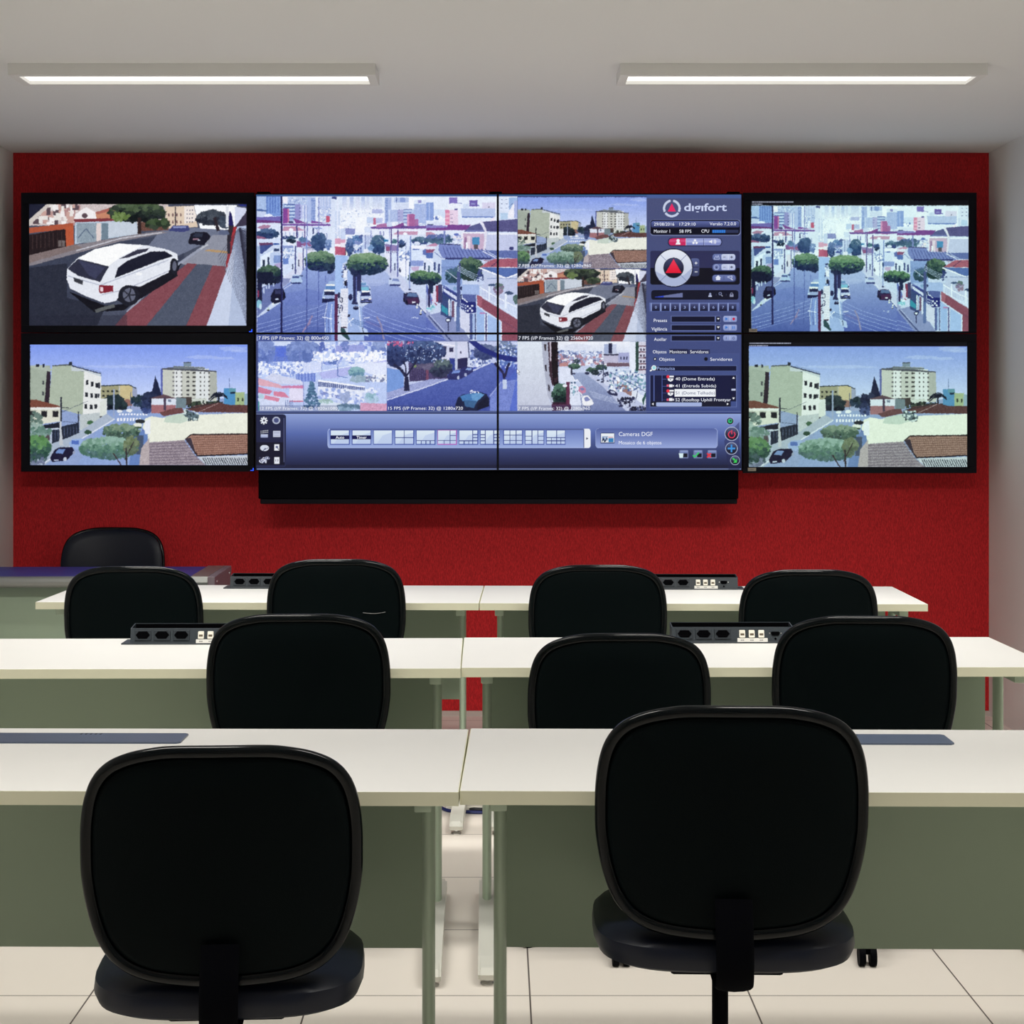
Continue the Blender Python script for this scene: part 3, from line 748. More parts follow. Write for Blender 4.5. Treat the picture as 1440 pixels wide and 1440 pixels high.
    p.rect(1180, 1130, 1390, 1220, (132, 154, 222), n=12); p.rect(1065, 1155, 1180, 1255, (104, 134, 214)); p.rect(985, 1030, 1150, 1400, (232, 238, 254)); p.speck(1000, 960, 1180, 1130, [(150, 172, 225), (245, 248, 255), (100, 130, 200)], 50, 10, 36); p.poly([(1190, 1240), (1330, 1230), (1300, 1330), (1200, 1290)], (196, 170, 214))
    p.rect(740, 1000, 830, 1250, (226, 230, 252)); p.rect(900, 1180, 925, 1300, (80, 90, 140)); p.grid(760, 960, 980, 1010, 7, 1, (120, 110, 160), .35, .9)
    p.org(599, 272, 11.08)
    # crop 3: right
    p.rect(0, 60, 1110, 500, (226, 236, 254), n=5); p.rect(0, 140, 120, 420, (128, 158, 228), n=6); p.rect(40, 150, 60, 420, (160, 184, 238)); p.rect(120, 250, 300, 380, (205, 222, 250), n=8)
    p.speck(110, 350, 250, 400, [(90, 120, 200), (240, 245, 255)], 20, 12, 36); p.poly([(10, 470), (60, 430), (150, 440), (300, 450), (300, 490), (10, 490)], (214, 226, 250)); p.rect(20, 478, 110, 496, (40, 56, 110))
    p.rect(360, 60, 488, 155, (126, 110, 200)); p.rect(488, 145, 560, 162, (110, 120, 190)); p.rect(340, 155, 540, 260, (232, 238, 252)); p.rect(675, 105, 800, 200, (104, 86, 180)); p.rect(700, 150, 770, 175, (140, 140, 210)); p.rect(800, 180, 830, 196, (100, 110, 190)); p.rect(580, 165, 670, 225, (200, 216, 246))
    p.rect(300, 255, 370, 490, (232, 120, 172)); p.grid(300, 290, 365, 480, 1, 3, (246, 170, 200), .8, .5); p.rect(365, 255, 500, 490, (230, 206, 232)); p.grid(375, 300, 420, 470, 2, 3, (60, 56, 110), .6, .25); p.rect(440, 235, 490, 258, (80, 80, 160))
    p.rect(870, 140, 1085, 240, (214, 210, 240)); p.ell(982, 210, 8, 10, (20, 24, 60))
    p.poly([(540, 230), (1085, 235), (1085, 370), (560, 370)], (176, 194, 238), n=5); p.rect(560, 358, 1060, 376, (92, 124, 206)); p.poly([(500, 375), (1060, 378), (980, 440), (860, 430), (700, 490), (500, 480)], (224, 234, 253)); p.poly([(980, 440), (1060, 360), (1070, 440)], (236, 226, 244))
    p.line([(1085, 60), (1085, 400)], 16, (236, 242, 255))
    p.rect(1135, 60, 1430, 400, (214, 226, 250)); p.rect(1290, 60, 1430, 250, (150, 184, 236)); p.grid(1140, 60, 1290, 260, 2, 3, (90, 100, 150), .35, .14); p.poly([(1280, 380), (1280, 300), (1390, 110), (1370, 390)], (236, 236, 250)); p.poly([(1370, 110), (1430, 110), (1430, 380), (1370, 385)], (164, 178, 232)); p.rect(1160, 300, 1270, 400, (176, 206, 240)); p.line([(1285, 215), (1350, 150)], 6, (90, 100, 160))
    p.poly([(0, 490), (330, 520), (340, 485), (700, 485), (640, 570), (0, 575)], (122, 58, 150)); p.poly([(0, 490), (300, 500), (330, 530), (0, 540)], (132, 124, 205))
    p.rect(0, 575, 600, 650, (222, 232, 252)); p.poly([(0, 600), (80, 600), (200, 660), (0, 665)], (200, 140, 176)); p.blobs(210, 710, 220, 70, [(90, 112, 180), (60, 92, 130), (70, 110, 140)], 150, 22); p.speck(420, 640, 570, 800, [(238, 226, 236), (160, 170, 220), (220, 232, 252)], 50, 14, 50); p.ell(470, 640, 40, 20, (90, 110, 200)); p.rect(275, 580, 300, 790, (120, 136, 205))
    p.poly([(0, 820), (140, 770), (190, 800), (150, 830), (0, 850)], (200, 130, 176)); p.rect(0, 820, 150, 870, (220, 226, 248)); p.poly([(0, 870), (140, 870), (100, 920), (0, 925)], (150, 70, 120)); p.poly([(0, 925), (110, 925), (100, 1040), (0, 1000)], (76, 108, 190))
    # house with grey roof
    p.poly([(580, 620), (900, 620), (920, 880), (580, 860)], (200, 170, 204)); p.rect(640, 660, 690, 860, (226, 208, 228)); p.rect(720, 680, 830, 800, (60, 140, 200)); p.rect(745, 795, 810, 865, (84, 76, 90)); p.rect(600, 680, 630, 850, (150, 110, 160)); p.rect(620, 760, 650, 860, (240, 244, 255)); p.line([(570, 620), (575, 860)], 14, (238, 240, 255))
    p.poly([(700, 500), (840, 460), (920, 600), (580, 605)], (84, 88, 150)); p.rect(560, 596, 915, 622, (236, 238, 252)); p.poly([(640, 570), (900, 570), (905, 596), (600, 596)], (110, 120, 190))
    p.poly([(880, 440), (1430, 395), (1430, 600), (950, 590)], (84, 82, 142), n=8); p.poly([(930, 640), (1430, 640), (1430, 890), (930, 880)], (190, 198, 236), n=4); p.rect(960, 610, 1430, 642, (232, 238, 254)); p.line([(855, 420), (935, 600), (905, 900)], 34, (224, 222, 242)); p.ell(1330, 855, 36, 28, (50, 54, 120))
    p.poly([(930, 885), (1430, 890), (1430, 1010), (1150, 1000)], (90, 108, 180), n=14)
    # corrugated roof
    p.poly([(200, 790), (530, 800), (560, 870), (900, 880), (1130, 1000), (1000, 1030), (270, 1010), (190, 900)], (112, 130, 204), n=6)
    for k in range(13): p.line([(260 + k*55, 830 + k*3), (330 + k*58, 1010)], 12, (72, 86, 160))
    p.rect(300, 1000, 1010, 1030, (48, 54, 120)); p.line([(210, 785), (540, 800)], 14, (46, 50, 110)); p.line([(880, 900), (1080, 1000)], 14, (226, 232, 252)); p.poly([(110, 900), (180, 850), (250, 1010), (240, 1330), (110, 1330)], (200, 216, 246)); p.line([(130, 910), (250, 1010)], 12, (120, 140, 200)); p.rect(120, 1070, 150, 1200, (60, 78, 140)); p.rect(185, 1100, 215, 1240, (50, 66, 130)); p.rect(0, 1010, 110, 1330, (218, 230, 252)); p.rect(30, 1120, 60, 1260, (70, 100, 130)); p.line([(0, 1010), (110, 1080)], 14, (236, 240, 255))
    p.rect(240, 1030, 560, 1440, (128, 158, 222), n=8)
    p.blobs(690, 1180, 190, 170, [(82, 128, 92), (46, 86, 78), (30, 62, 66), (28, 60, 60)], 420, 26); p.blobs(420, 1280, 120, 110, [(60, 100, 120), (36, 70, 90)], 120, 22)
    p.poly([(830, 1145), (1050, 1020), (1430, 1010), (1430, 1150)], (196, 88, 110)); 
    for k in range(5): p.line([(900 + k*20, 1045 + k*22), (1430, 1030 + k*24)], 7, (150, 60, 100))
    p.line([(1010, 1140), (1160, 1020)], 16, (110, 54, 100))
    p.rect(870, 1150, 1430, 1700, (190, 204, 238), n=5); p.poly([(820, 1150), (1430, 1160), (1430, 1180), (1250, 1320)], (70, 104, 180)); p.poly([(1000, 1165), (1430, 1175), (1430, 1260), (1290, 1320), (1240, 1310)], (76, 108, 186)); p.line([(820, 1155), (1250, 1320), (1430, 1250)], 22, (238, 242, 254)); p.line([(1160, 1150), (1430, 1155)], 10, (230, 236, 250))
    # lower right crop
    p.org(599, 370, 11.08)
    p.rect(870, 230, 1430, 640, (188, 200, 236), n=6); p.rect(950, 230, 1430, 242, (130, 150, 205))
    p.poly([(540, 330), (830, 330), (830, 500), (560, 500)], (156, 182, 236), n=5); p.poly([(280, 335), (540, 340), (560, 560), (480, 480)], (160, 186, 238), n=5)
    p.blobs(1130, 400, 70, 90, [(90, 120, 120), (130, 110, 150), (150, 120, 150)], 60, 18); p.ell(1290, 465, 70, 26, (56, 76, 120), rag=.2); p.ell(1030, 340, 60, 20, (60, 84, 130), rag=.2); p.rect(1230, 500, 1260, 560, (230, 238, 252)); p.blobs(1400, 560, 40, 70, [(70, 110, 110)], 40, 18)
    p.poly([(0, 300), (100, 560), (60, 800), (330, 1218), (0, 1218)], (86, 106, 194), n=5); p.poly([(0, 440), (80, 620), (60, 830), (0, 830)], (150, 162, 214), n=6)
    for k in range(4): p.line([(0, 1010 + k*75), (330, 1110 + k*80)], 8, (150, 172, 238))
    p.poly([(0, 830), (60, 800), (240, 760), (480, 860), (700, 1218), (330, 1218)], (130, 144, 200)); p.poly([(230, 440), (400, 560), (400, 880), (230, 800)], (50, 70, 130), n=10); p.poly([(240, 640), (340, 720), (340, 810), (240, 750)], (40, 150, 180)); p.rect(350, 560, 370, 820, (225, 236, 250)); p.rect(375, 580, 400, 820, (170, 190, 230)); p.rect(400, 590, 440, 840, (110, 70, 110)); p.rect(440, 640, 475, 900, (214, 226, 250))
    p.poly([(265, 365), (480, 470), (480, 610), (260, 470)], (44, 58, 140)); p.poly([(275, 390), (475, 520), (475, 580), (275, 440)], (206, 216, 246), n=26); p.line([(270, 350), (470, 470)], 16, (60, 76, 170))
    p.poly([(530, 710), (700, 780), (690, 1110), (530, 1000)], (206, 212, 240)); p.poly([(540, 555), (780, 600), (780, 770), (640, 780), (540, 700)], (24, 34, 124)); p.grid(545, 610, 630, 740, 3, 3, (190, 206, 240), .6, .6, slope=.35)
    for (x, y) in [(650, 670), (720, 665), (685, 705), (650, 740), (715, 740)]: p.rect(x - 15, y - 14, x + 15, y + 14, (226, 232, 252))
    p.poly([(560, 480), (780, 490), (780, 600), (680, 600), (570, 540)], (80, 96, 170), n=10); p.line([(560, 545), (650, 605)], 14, (226, 236, 254))
    p.poly([(790, 490), (1430, 880), (1430, 1218), (1180, 1218), (1170, 900), (800, 660)], (150, 66, 92), n=10); p.poly([(800, 490), (880, 520), (860, 700), (795, 650)], (176, 84, 110), n=8); p.line([(1190, 900), (1430, 1040)], 6, (90, 50, 100))
    p.poly([(785, 660), (930, 780), (920, 1218), (785, 1218)], (150, 184, 240), n=3); p.poly([(945, 790), (1180, 910), (1165, 1218), (945, 1218)], (156, 188, 242), n=3); p.line([(790, 660), (1180, 920)], 16, (206, 222, 250)); p.rect(920, 780, 946, 1218, (74, 74, 140)); p.rect(910, 780, 922, 1218, (225, 235, 252)); p.rect(946, 790, 956, 1218, (225, 235, 252)); p.rect(835, 765, 925, 790, (190, 110, 180)); p.rect(1160, 905, 1182, 1218, (214, 228, 250))
    p.line([(830, 370), (1100, 530), (1430, 690)], 16, (234, 240, 254)); p.line([(830, 500), (1130, 660), (1420, 850)], 12, (220, 230, 252))
    for k in range(13): p.line([(850 + k*46, 385 + k*24), (850 + k*46, 500 + k*26)], 7, (214, 226, 250))
    for x, y in ((985, 450), (1240, 560)): p.rect(x - 12, y - 90, x + 14, y + 150, (226, 236, 253))
    p.rect(680, 780, 725, 1190, (74, 92, 160)); p.rect(725, 790, 760, 1180, (160, 186, 236)); p.rect(760, 780, 776, 1190, (50, 60, 120))
    p.line([(90, 570), (170, 650)], 18, (170, 40, 90)); p.rect(150, 350, 200, 600, (150, 40, 80)); p.rect(100, 440, 160, 620, (214, 210, 240)); p.rect(190, 330, 250, 620, (60, 60, 110))
    p.rect(470, 660, 525, 1060, (84, 110, 174)); p.rect(480, 130, 530, 680, (66, 80, 144)); p.rect(515, 0, 540, 130, (52, 58, 120)); p.ell(450, 395, 26, 30, (120, 160, 210)); p.ell(548, 390, 16, 28, (30, 40, 90)); p.rect(535, 490, 555, 560, (24, 32, 76))
    for k in range(4): p.line([(490, 30 + k*26), (660, 130 + k*26), (820, 190 + k*30)], 8, (186, 204, 244))
    for k in range(4): p.line([(240, 60 + k*22), (490, 60 + k*20)], 6, (70, 96, 160))
    p.line([(300, 105), (480, 240)], 10, (200, 214, 246)); p.blobs(850, 240, 40, 130, [(50, 66, 130), (190, 205, 240)], 40, 20)
    p.poly([(340, 870), (355, 870), (355, 1060), (338, 1060)], (36, 42, 90)); p.ell(345, 885, 42, 36, (30, 36, 84)); p.ell(345, 885, 26, 20, (226, 238, 252))
    p.line([(40, 820), (260, 1070), (400, 1218)], 20, (60, 72, 130)); p.line([(60, 810), (290, 1060)], 10, (180, 192, 232))
    p.blobs(80, 700, 60, 60, [(214, 230, 248), (120, 200, 220), (190, 214, 240)], 30, 20)
    p.rect(30, 400, 60, 660, (50, 40, 96)); 
    # street surface right half
    p.org(479, 370, 12)
    p.poly([(330, 180), (720, 90), (830, 240), (1000, 400), (1180, 560), (1340, 700), (1440, 820), (1440, 1320), (360, 1320), (370, 740), (520, 640), (500, 400), (350, 280)], (160, 180, 232), c2=(70, 92, 186), n=6); p.ell(560, 330, 200, 60, (176, 192, 238), al=.4)
    p.poly([(720, 90), (840, 60), (1060, 240), (1140, 380), (1440, 640), (1440, 860), (1060, 480), (830, 240)], (196, 206, 240), n=4); p.line([(720, 100), (1100, 480), (1440, 830)], 14, (214, 222, 248)); p.line([(1100, 490), (1440, 860)], 12, (60, 72, 130))
    p.poly([(110, 120), (215, 120), (215, 620), (300, 700), (370, 760), (400, 1320), (120, 1320), (120, 560)], (150, 178, 236), n=5); p.line([(290, 540), (310, 760), (350, 1180)], 18, (214, 226, 252)); p.line([(360, 760), (380, 1100)], 10, (110, 130, 200)); p.poly([(290, 1040), (450, 1120), (470, 1240), (360, 1200)], (176, 200, 244)); p.line([(365, 1090), (385, 1190)], 14, (40, 50, 90))
    p.poly([(340, 200), (760, 80), (900, 340), (420, 340)], (172, 190, 238), al=.5)
    for k in range(5):
        y = 720 + k * 75
        p.line([(350, y), (760, y + 190), (1100, y + 300), (1440, y + 400)], 9, (150, 172, 238))
    for k in range(4): p.line([(180, 930 + k*22), (400, 1010 + k*26)], 7, (60, 100, 170))
    p.line([(610, 900), (680, 1040), (730, 1290)], 26, (146, 138, 180)); p.line([(390, 930), (490, 915)], 20, (200, 210, 240)); p.line([(420, 980), (680, 1080)], 40, (96, 86, 160), al=.35)
    # cars
    p.poly([(290, 330), (330, 310), (430, 320), (450, 380), (300, 460)], (160, 190, 235)); p.rect(315, 335, 425, 370, (90, 140, 200)); p.poly([(300, 400), (330, 370), (470, 380), (500, 460), (320, 500)], (120, 150, 210)); p.poly([(320, 460), (335, 395), (460, 400), (480, 455)], (110, 190, 224)); p.ell(490, 440, 14, 12, (40, 50, 90))
    p.poly([(330, 640), (335, 500), (350, 465), (490, 465), (505, 540), (530, 610), (525, 660), (335, 680)], (90, 106, 180)); p.rect(350, 462, 488, 490, (244, 244, 240)); p.poly([(340, 550), (350, 495), (480, 495), (500, 545)], (30, 36, 90)); p.poly([(335, 600), (345, 560), (510, 555), (525, 600)], (190, 206, 240)); p.rect(345, 612, 510, 640, (24, 28, 76)); p.rect(340, 650, 525, 672, (14, 18, 54)); p.ell(370, 610, 24, 9, (240, 242, 250)); p.ell(495, 605, 24, 9, (250, 236, 240)); p.rect(410, 630, 465, 650, (120, 130, 210))
    p.poly([(810, 270), (870, 255), (980, 260), (1010, 350), (1000, 385), (830, 375), (810, 350)], (190, 208, 242)); p.poly([(865, 300), (880, 262), (980, 265), (990, 310)], (120, 140, 205)); p.rect(830, 355, 1005, 385, (50, 60, 130)); p.ell(838, 265, 24, 12, (60, 76, 130))
    p.poly([(1050, 640), (1060, 530), (1120, 500), (1160, 488), (1280, 500), (1320, 580), (1335, 640), (1310, 710), (1120, 700)], (40, 36, 84)); p.poly([(1110, 560), (1135, 500), (1280, 505), (1300, 570)], (84, 116, 170)); p.poly([(1120, 600), (1300, 580), (1330, 660), (1130, 690)], (70, 34, 80)); p.rect(1205, 648, 1262, 670, (226, 236, 252)); p.ell(1110, 660, 18, 40, (16, 18, 46)); p.ell(1070, 620, 16, 34, (20, 22, 50)); p.ell(1080, 520, 24, 10, (24, 28, 60))
    p.ell(1290, 700, 14, 20, (230, 236, 230)); p.ell(1285, 745, 18, 18, (226, 232, 226)); p.ell(1358, 800, 14, 22, (232, 238, 230)); p.ell(1350, 850, 20, 22, (220, 222, 210)); p.rect(1330, 855, 1370, 872, (20, 24, 50)); p.speck(1180, 905, 1300, 935, [(200, 214, 245)], 12, 8, 18)
    # bikes wall
    p.poly([(0, 430), (125, 425), (120, 1070), (95, 1100), (0, 1080)], (222, 226, 244), n=10); 
    for k in range(12): p.line([(0, 480 + k*50), (115, 490 + k*50)], 5, (186, 192, 224))
    p.ell(10, 620, 26, 50, (30, 40, 80)); p.ell(10, 760, 26, 60, (40, 50, 110)); p.ell(4, 620, 16, 36, (222, 226, 244)); p.ell(4, 760, 16, 44, (222, 226, 244)); p.rect(0, 1075, 100, 1095, (60, 30, 60)); p.poly([(0, 1090), (60, 1100), (160, 1290), (120, 1290), (0, 1200)], (40, 76, 84))
    p.ell(165, 570, 36, 55, (30, 34, 84)); p.ell(255, 755, 48, 34, (26, 30, 70)); p.line([(220, 740), (290, 740)], 10, (150, 160, 200)); p.rect(120, 865, 158, 912, (28, 32, 70)); p.line([(110, 1020), (200, 940)], 12, (240, 244, 255)); p.line([(120, 930), (180, 1060)], 10, (230, 238, 255)); p.ell(205, 935, 14, 14, (250, 250, 255))
    # right trees
    p.rect(205, 100, 345, 470, (40, 44, 96)); p.poly([(205, 380), (290, 330), (270, 620), (290, 700), (180, 690), (210, 600)], (36, 42, 92)); p.poly([(270, 250), (345, 200), (290, 420)], (36, 40, 90))
    p.rect(258, 120, 272, 660, (90, 110, 190))
    p.org(479, 272, 12)
    p.blobs(450, 1190, 340, 175, [(112, 160, 112), (84, 140, 98), (50, 96, 84), (26, 50, 84), (22, 42, 76)], 780, 26, True); p.blobs(420, 1085, 270, 65, [(118, 168, 114), (92, 150, 102)], 180, 22, True); p.blobs(260, 1290, 110, 90, [(40, 70, 84), (26, 38, 80)], 90, 24)
    p.blobs(1360, 1420, 210, 110, [(90, 152, 92), (58, 112, 80), (26, 56, 76), (20, 36, 70)], 300, 24, True)
    p.org(599, 370, 11.08); p.blobs(90, 240, 130, 90, [(84, 146, 92), (50, 100, 80), (24, 52, 76), (20, 36, 70)], 260, 22); p.rect(40, 320, 110, 470, (26, 38, 80)); p.rect(30, 400, 64, 680, (48, 44, 96))
    p.org(479, 272, 12)
    for (x0, y0, x1, y1, c) in [(845, 600, 862, 870, (70, 56, 140)), (832, 860, 856, 1340, (88, 90, 160)), (955, 610, 975, 880, (84, 70, 150)), (946, 880, 972, 1410, (96, 104, 180)), (818, 600, 834, 760, (150, 160, 220)), (1168, 720, 1186, 1150, (110, 136, 212)), (1095, 820, 1104, 1440, (110, 124, 190)), (1150, 1150, 1178, 1230, (36, 70, 130)), (1150, 1230, 1172, 1640, (140, 160, 220)), (715, 640, 734, 720, (120, 130, 200)), (505, 620, 522, 740, (150, 160, 220)), (410, 700, 424, 940, (110, 124, 190)), (660, 630, 682, 700, (150, 156, 215))]:
        p.rect(x0, y0, x1, y1, c)
    p.ell(1165, 1620, 22, 12, (30, 36, 80)); p.ell(998, 1300, 18, 26, (30, 40, 90)); p.rect(990, 1250, 1004, 1330, (40, 50, 100))
    # maroon post of the left half, drawn last
    p.org(359, 370, 12); p.rect(1335, 520, 1390, 1310, (92, 28, 84)); p.ell(1410, 540, 24, 50, (40, 46, 90)); p.speck(1390, 600, 1440, 1000, [(24, 28, 70), (230, 234, 250)], 30, 10, 24)

# ---- picture B: rooftops with the apartment blocks (u, v of the tile)
def pic_roofs(p, ux, uy, uw, uh):
    """the tile occupies ux..ux+uw, uy..uy+uh in picture px; crops of the two side monitors give the drawing coordinates"""
    def R():  # right part: coordinates of the crop (220,460) at x6 where the picture spans 42.3..348.5 x 484.5..653.5
        p.T = (uw / 306.2, ux - 42.3 * uw / 306.2, uh / 169.5, uy - 484.3 * uh / 169.5); p.org(220, 460, 6)
    def L():  # left part: crop (1020,440) at x5.536, picture spans 1054.8..1362 x 484.2..656
        p.T = (uw / 307.5, ux - 1054.3 * uw / 307.5, uh / 171.5, uy - 484.4 * uh / 171.5); p.org(1020, 440, 5.536)
    R(); p.setclip(-1066, 146, 771, 1163)
    p.rect(-1066, 140, 771, 760, (122, 150, 238), c2=(222, 232, 250)); 
    for (x, y, rx, ry) in [(640, 180, 120, 22), (380, 250, 130, 16), (560, 260, 90, 12), (-300, 330, 300, 12), (700, 200, 90, 10), (260, 300, 60, 8)]: p.ell(x, y, rx, ry, (190, 206, 246), rag=.25, al=.4)
    # right hand: apartment block
    p.rect(-1066, 600, 771, 1163, (140, 160, 206), n=6)
    p.poly([(45, 345), (150, 335), (150, 325), (408, 335), (410, 360), (508, 368), (512, 625), (35, 600)], (196, 200, 190)); p.poly([(36, 350), (52, 345), (52, 590), (36, 580)], (86, 96, 170))
    p.rect(150, 350, 215, 600, (222, 226, 228)); p.rect(330, 350, 440, 625, (218, 224, 226)); p.poly([(45, 345), (150, 335), (508, 368), (508, 378), (45, 356)], (80, 84, 96)); p.poly([(145, 325), (408, 338), (408, 352), (145, 348)], (110, 120, 130)); p.rect(228, 295, 292, 328, (120, 140, 160)); p.rect(228, 293, 292, 300, (70, 76, 90))
    for j in range(7):
        y = 376 + j * 37
        for x, w, c in ((135, 16, (110, 110, 116)), (165, 9, (70, 72, 80)), (205, 14, (110, 112, 110)), (252, 24, (72, 74, 76)), (304, 26, (62, 62, 62)), (365, 12, (84, 86, 84)), (400, 9, (60, 60, 66)), (436, 14, (80, 80, 84))):
            p.rect(x, y, x + w, y + 14, c)
    p.poly([(450, 385), (508, 378), (512, 600), (450, 600)], (150, 158, 150), al=.55)
    p.rect(296, 600, 420, 660, (200, 210, 200)); p.speck(270, 630, 560, 670, [(30, 40, 40), (60, 76, 60)], 60, 10, 30)
    p.rect(568, 515, 668, 655, (74, 142, 196)); p.rect(610, 512, 668, 545, (90, 150, 170)); p.rect(625, 545, 668, 560, (28, 48, 70)); p.rect(665, 548, 745, 660, (160, 190, 130)); p.grid(670, 580, 745, 640, 2, 1, (50, 60, 50), .35, .5); p.rect(740, 560, 771, 660, (140, 170, 190)); p.line([(614, 430), (616, 515)], 4, (90, 110, 160))
    for a in range(-200, 20, 22):
        q = math.radians(a); p.line([(525, 585), (525 + 40*math.cos(q), 585 + 34*math.sin(q) - 8), (525 + 76*math.cos(q), 590 + 42*math.sin(q) + 14)], 9, (18, 26, 44))
    p.rect(518, 585, 532, 645, (30, 36, 40))
    # middle: conifer + street
    L()
    p.rect(745, 640, 1240, 960, (150, 164, 206)); p.rect(1080, 660, 1250, 800, (120, 138, 190)); p.blobs(1170, 760, 90, 60, [(40, 60, 84), (50, 60, 110), (100, 120, 190)], 90, 16)
    p.poly([(720, 570), (885, 565), (888, 700), (745, 690)], (160, 158, 120)); p.grid(745, 595, 885, 665, 4, 2, (40, 44, 40), .5, .4); p.poly([(888, 565), (960, 560), (1025, 595), (1025, 700), (888, 700)], (204, 188, 134)); p.poly([(988, 575), (1025, 595), (1025, 680), (990, 680)], (150, 160, 190)); p.line([(745, 570), (960, 562), (1020, 590)], 8, (50, 60, 70)); p.poly([(905, 690), (950, 672), (985, 690), (985, 730), (905, 730)], (150, 100, 90))
    p.blobs(850, 720, 80, 70, [(34, 50, 56), (20, 28, 44)], 160, 20); p.blobs(1040, 690, 60, 40, [(30, 50, 60), (40, 60, 84)], 70, 14); p.rect(700, 760, 1250, 1200, (136, 160, 208))
    p.poly([(780, 790), (1300, 780), (1240, 1200), (560, 1200)], (138, 162, 212), n=4); p.grid(880, 785, 1110, 805, 10, 1, (236, 240, 250), .6, .8); p.grid(865, 822, 1060, 848, 8, 1, (240, 242, 248), .55, .9); p.ell(965, 765, 24, 14, (230, 234, 240)); p.ell(890, 770, 22, 12, (226, 232, 240)); p.ell(1090, 770, 20, 14, (40, 50, 80)); p.rect(690, 670, 790, 800, (220, 226, 226))
    p.rect(838, 600, 850, 820, (150, 166, 200)); p.line([(975, 620), (975, 750)], 5, (90, 100, 130))
    R(); p.poly([(-11, 405), (12, 470), (42, 570), (10, 600), (-30, 600), (-44, 570)], (26, 34, 66)); p.blobs(-60, 600, 56, 50, [(34, 44, 76), (26, 34, 64)], 70, 16); p.blobs(-90, 680, 36, 60, [(40, 52, 90), (60, 76, 130)], 60, 12)
    # brown roofs, cream wall
    p.poly([(250, 690), (330, 660), (515, 632), (620, 655), (771, 655), (771, 720), (330, 715)], (96, 56, 56), n=12); p.line([(360, 712), (520, 640)], 5, (180, 150, 150)); p.line([(250, 690), (515, 634)], 6, (40, 44, 50))
    p.poly([(-118, 844), (-98, 770), (-44, 750), (49, 764), (235, 723), (355, 737), (771, 721), (771, 900), (288, 904), (235, 951), (-78, 971), (-91, 897)], (232, 236, 218)); p.poly([(-118, 850), (-91, 897), (-96, 1000), (-164, 1165), (-220, 1165), (-160, 1000)], (84, 104, 170)); p.poly([(80, 750), (240, 720), (360, 740), (360, 760), (200, 810), (60, 800)], (192, 214, 196)); p.poly([(235, 690), (360, 740), (350, 780), (310, 790), (225, 740)], (90, 110, 120)); p.speck(230, 700, 350, 780, [(200, 220, 220), (50, 64, 70)], 26, 8, 26)
    p.rect(-44, 600, 165, 655, (214, 222, 238)); p.rect(-44, 655, 160, 725, (168, 104, 112)); p.poly([(-60, 600), (60, 565), (170, 600)], (96, 68, 80)); p.rect(60, 590, 80, 700, (70, 56, 80)); p.rect(98, 608, 124, 628, (110, 124, 150)); p.rect(165, 590, 250, 680, (110, 130, 140)); p.poly([(160, 590), (298, 588), (298, 640), (250, 660), (250, 600)], (70, 60, 58))
    p.poly([(20, 720), (60, 750), (232, 718), (215, 680), (150, 680)], (112, 66, 68), n=12)
    # tiles
    p.poly([(-111, 1018), (-71, 971), (235, 951), (328, 1085), (420, 1165), (-164, 1165)], (150, 136, 148), n=34)
    for k in range(8): p.line([(-90 - k*8, 985 + k*24), (300 + k*10, 968 + k*24)], 7, (96, 86, 104), al=.6)
    p.poly([(240, 940), (290, 902), (771, 898), (771, 1062), (345, 1082), (300, 1000)], (170, 124, 106), n=16)
    for k in range(9): p.line([(290 + k*6, 912 + k*19), (771, 905 + k*18)], 6, (104, 66, 60), al=.7)
    for k in range(26): p.line([(300 + k*19, 905), (345 + k*18, 1075)], 3, (112, 72, 62), al=.6)
    p.line([(242, 945), (292, 904), (771, 898)], 9, (44, 34, 40)); p.line([(250, 940), (345, 1084), (771, 1066)], 12, (36, 26, 32)); p.poly([(240, 940), (290, 930), (330, 1060), (300, 1030)], (60, 50, 62))
    p.poly([(345, 1092), (771, 1078), (771, 1163), (420, 1163)], (196, 204, 214))
    for k in range(22): p.line([(390 + k*19, 1100), (420 + k*19, 1160)], 7, (44, 48, 62))
    L()
    # left: blocks
    p.rect(188, 410, 345, 700, (160, 176, 158)); p.poly([(188, 412), (300, 405), (360, 440), (350, 460), (188, 425)], (170, 184, 170)); p.rect(235, 400, 260, 420, (30, 34, 50)); p.rect(288, 398, 302, 425, (34, 38, 60)); p.poly([(320, 455), (350, 460), (340, 720), (300, 720)], (46, 36, 48)); p.rect(285, 530, 300, 560, (70, 76, 80)); p.rect(282, 615, 298, 645, (70, 76, 80))
    p.poly([(362, 408), (500, 398), (615, 455), (600, 800), (335, 730)], (170, 186, 164)); 
    p.poly([(362, 408), (500, 398), (612, 452), (600, 460), (500, 410), (364, 418)], (90, 98, 104)); p.rect(494, 382, 518, 408, (40, 46, 60)); p.poly([(510, 408), (745, 478), (745, 500), (610, 455), (512, 452)], (196, 206, 214)); p.line([(515, 412), (745, 475)], 9, (46, 56, 84)); p.line([(560, 412), (745, 462), (745, 495)], 5, (130, 150, 200))
    p.poly([(612, 452), (745, 500), (740, 790), (600, 810)], (226, 230, 230))
    for (x, y) in [(625, 525), (664, 538), (700, 548), (620, 622), (660, 628), (695, 632), (615, 715), (657, 718), (692, 715)]: p.rect(x, y, x + 20, y + 36, (30, 34, 44))
    p.rect(720, 545, 736, 590, (60, 64, 74)); p.rect(716, 630, 732, 660, (60, 64, 74)); p.poly([(735, 700), (785, 672), (782, 800), (735, 830)], (214, 222, 214)); p.rect(640, 790, 668, 828, (70, 80, 80)); p.rect(680, 790, 700, 815, (70, 90, 80)); p.rect(724, 808, 752, 856, (80, 80, 90))
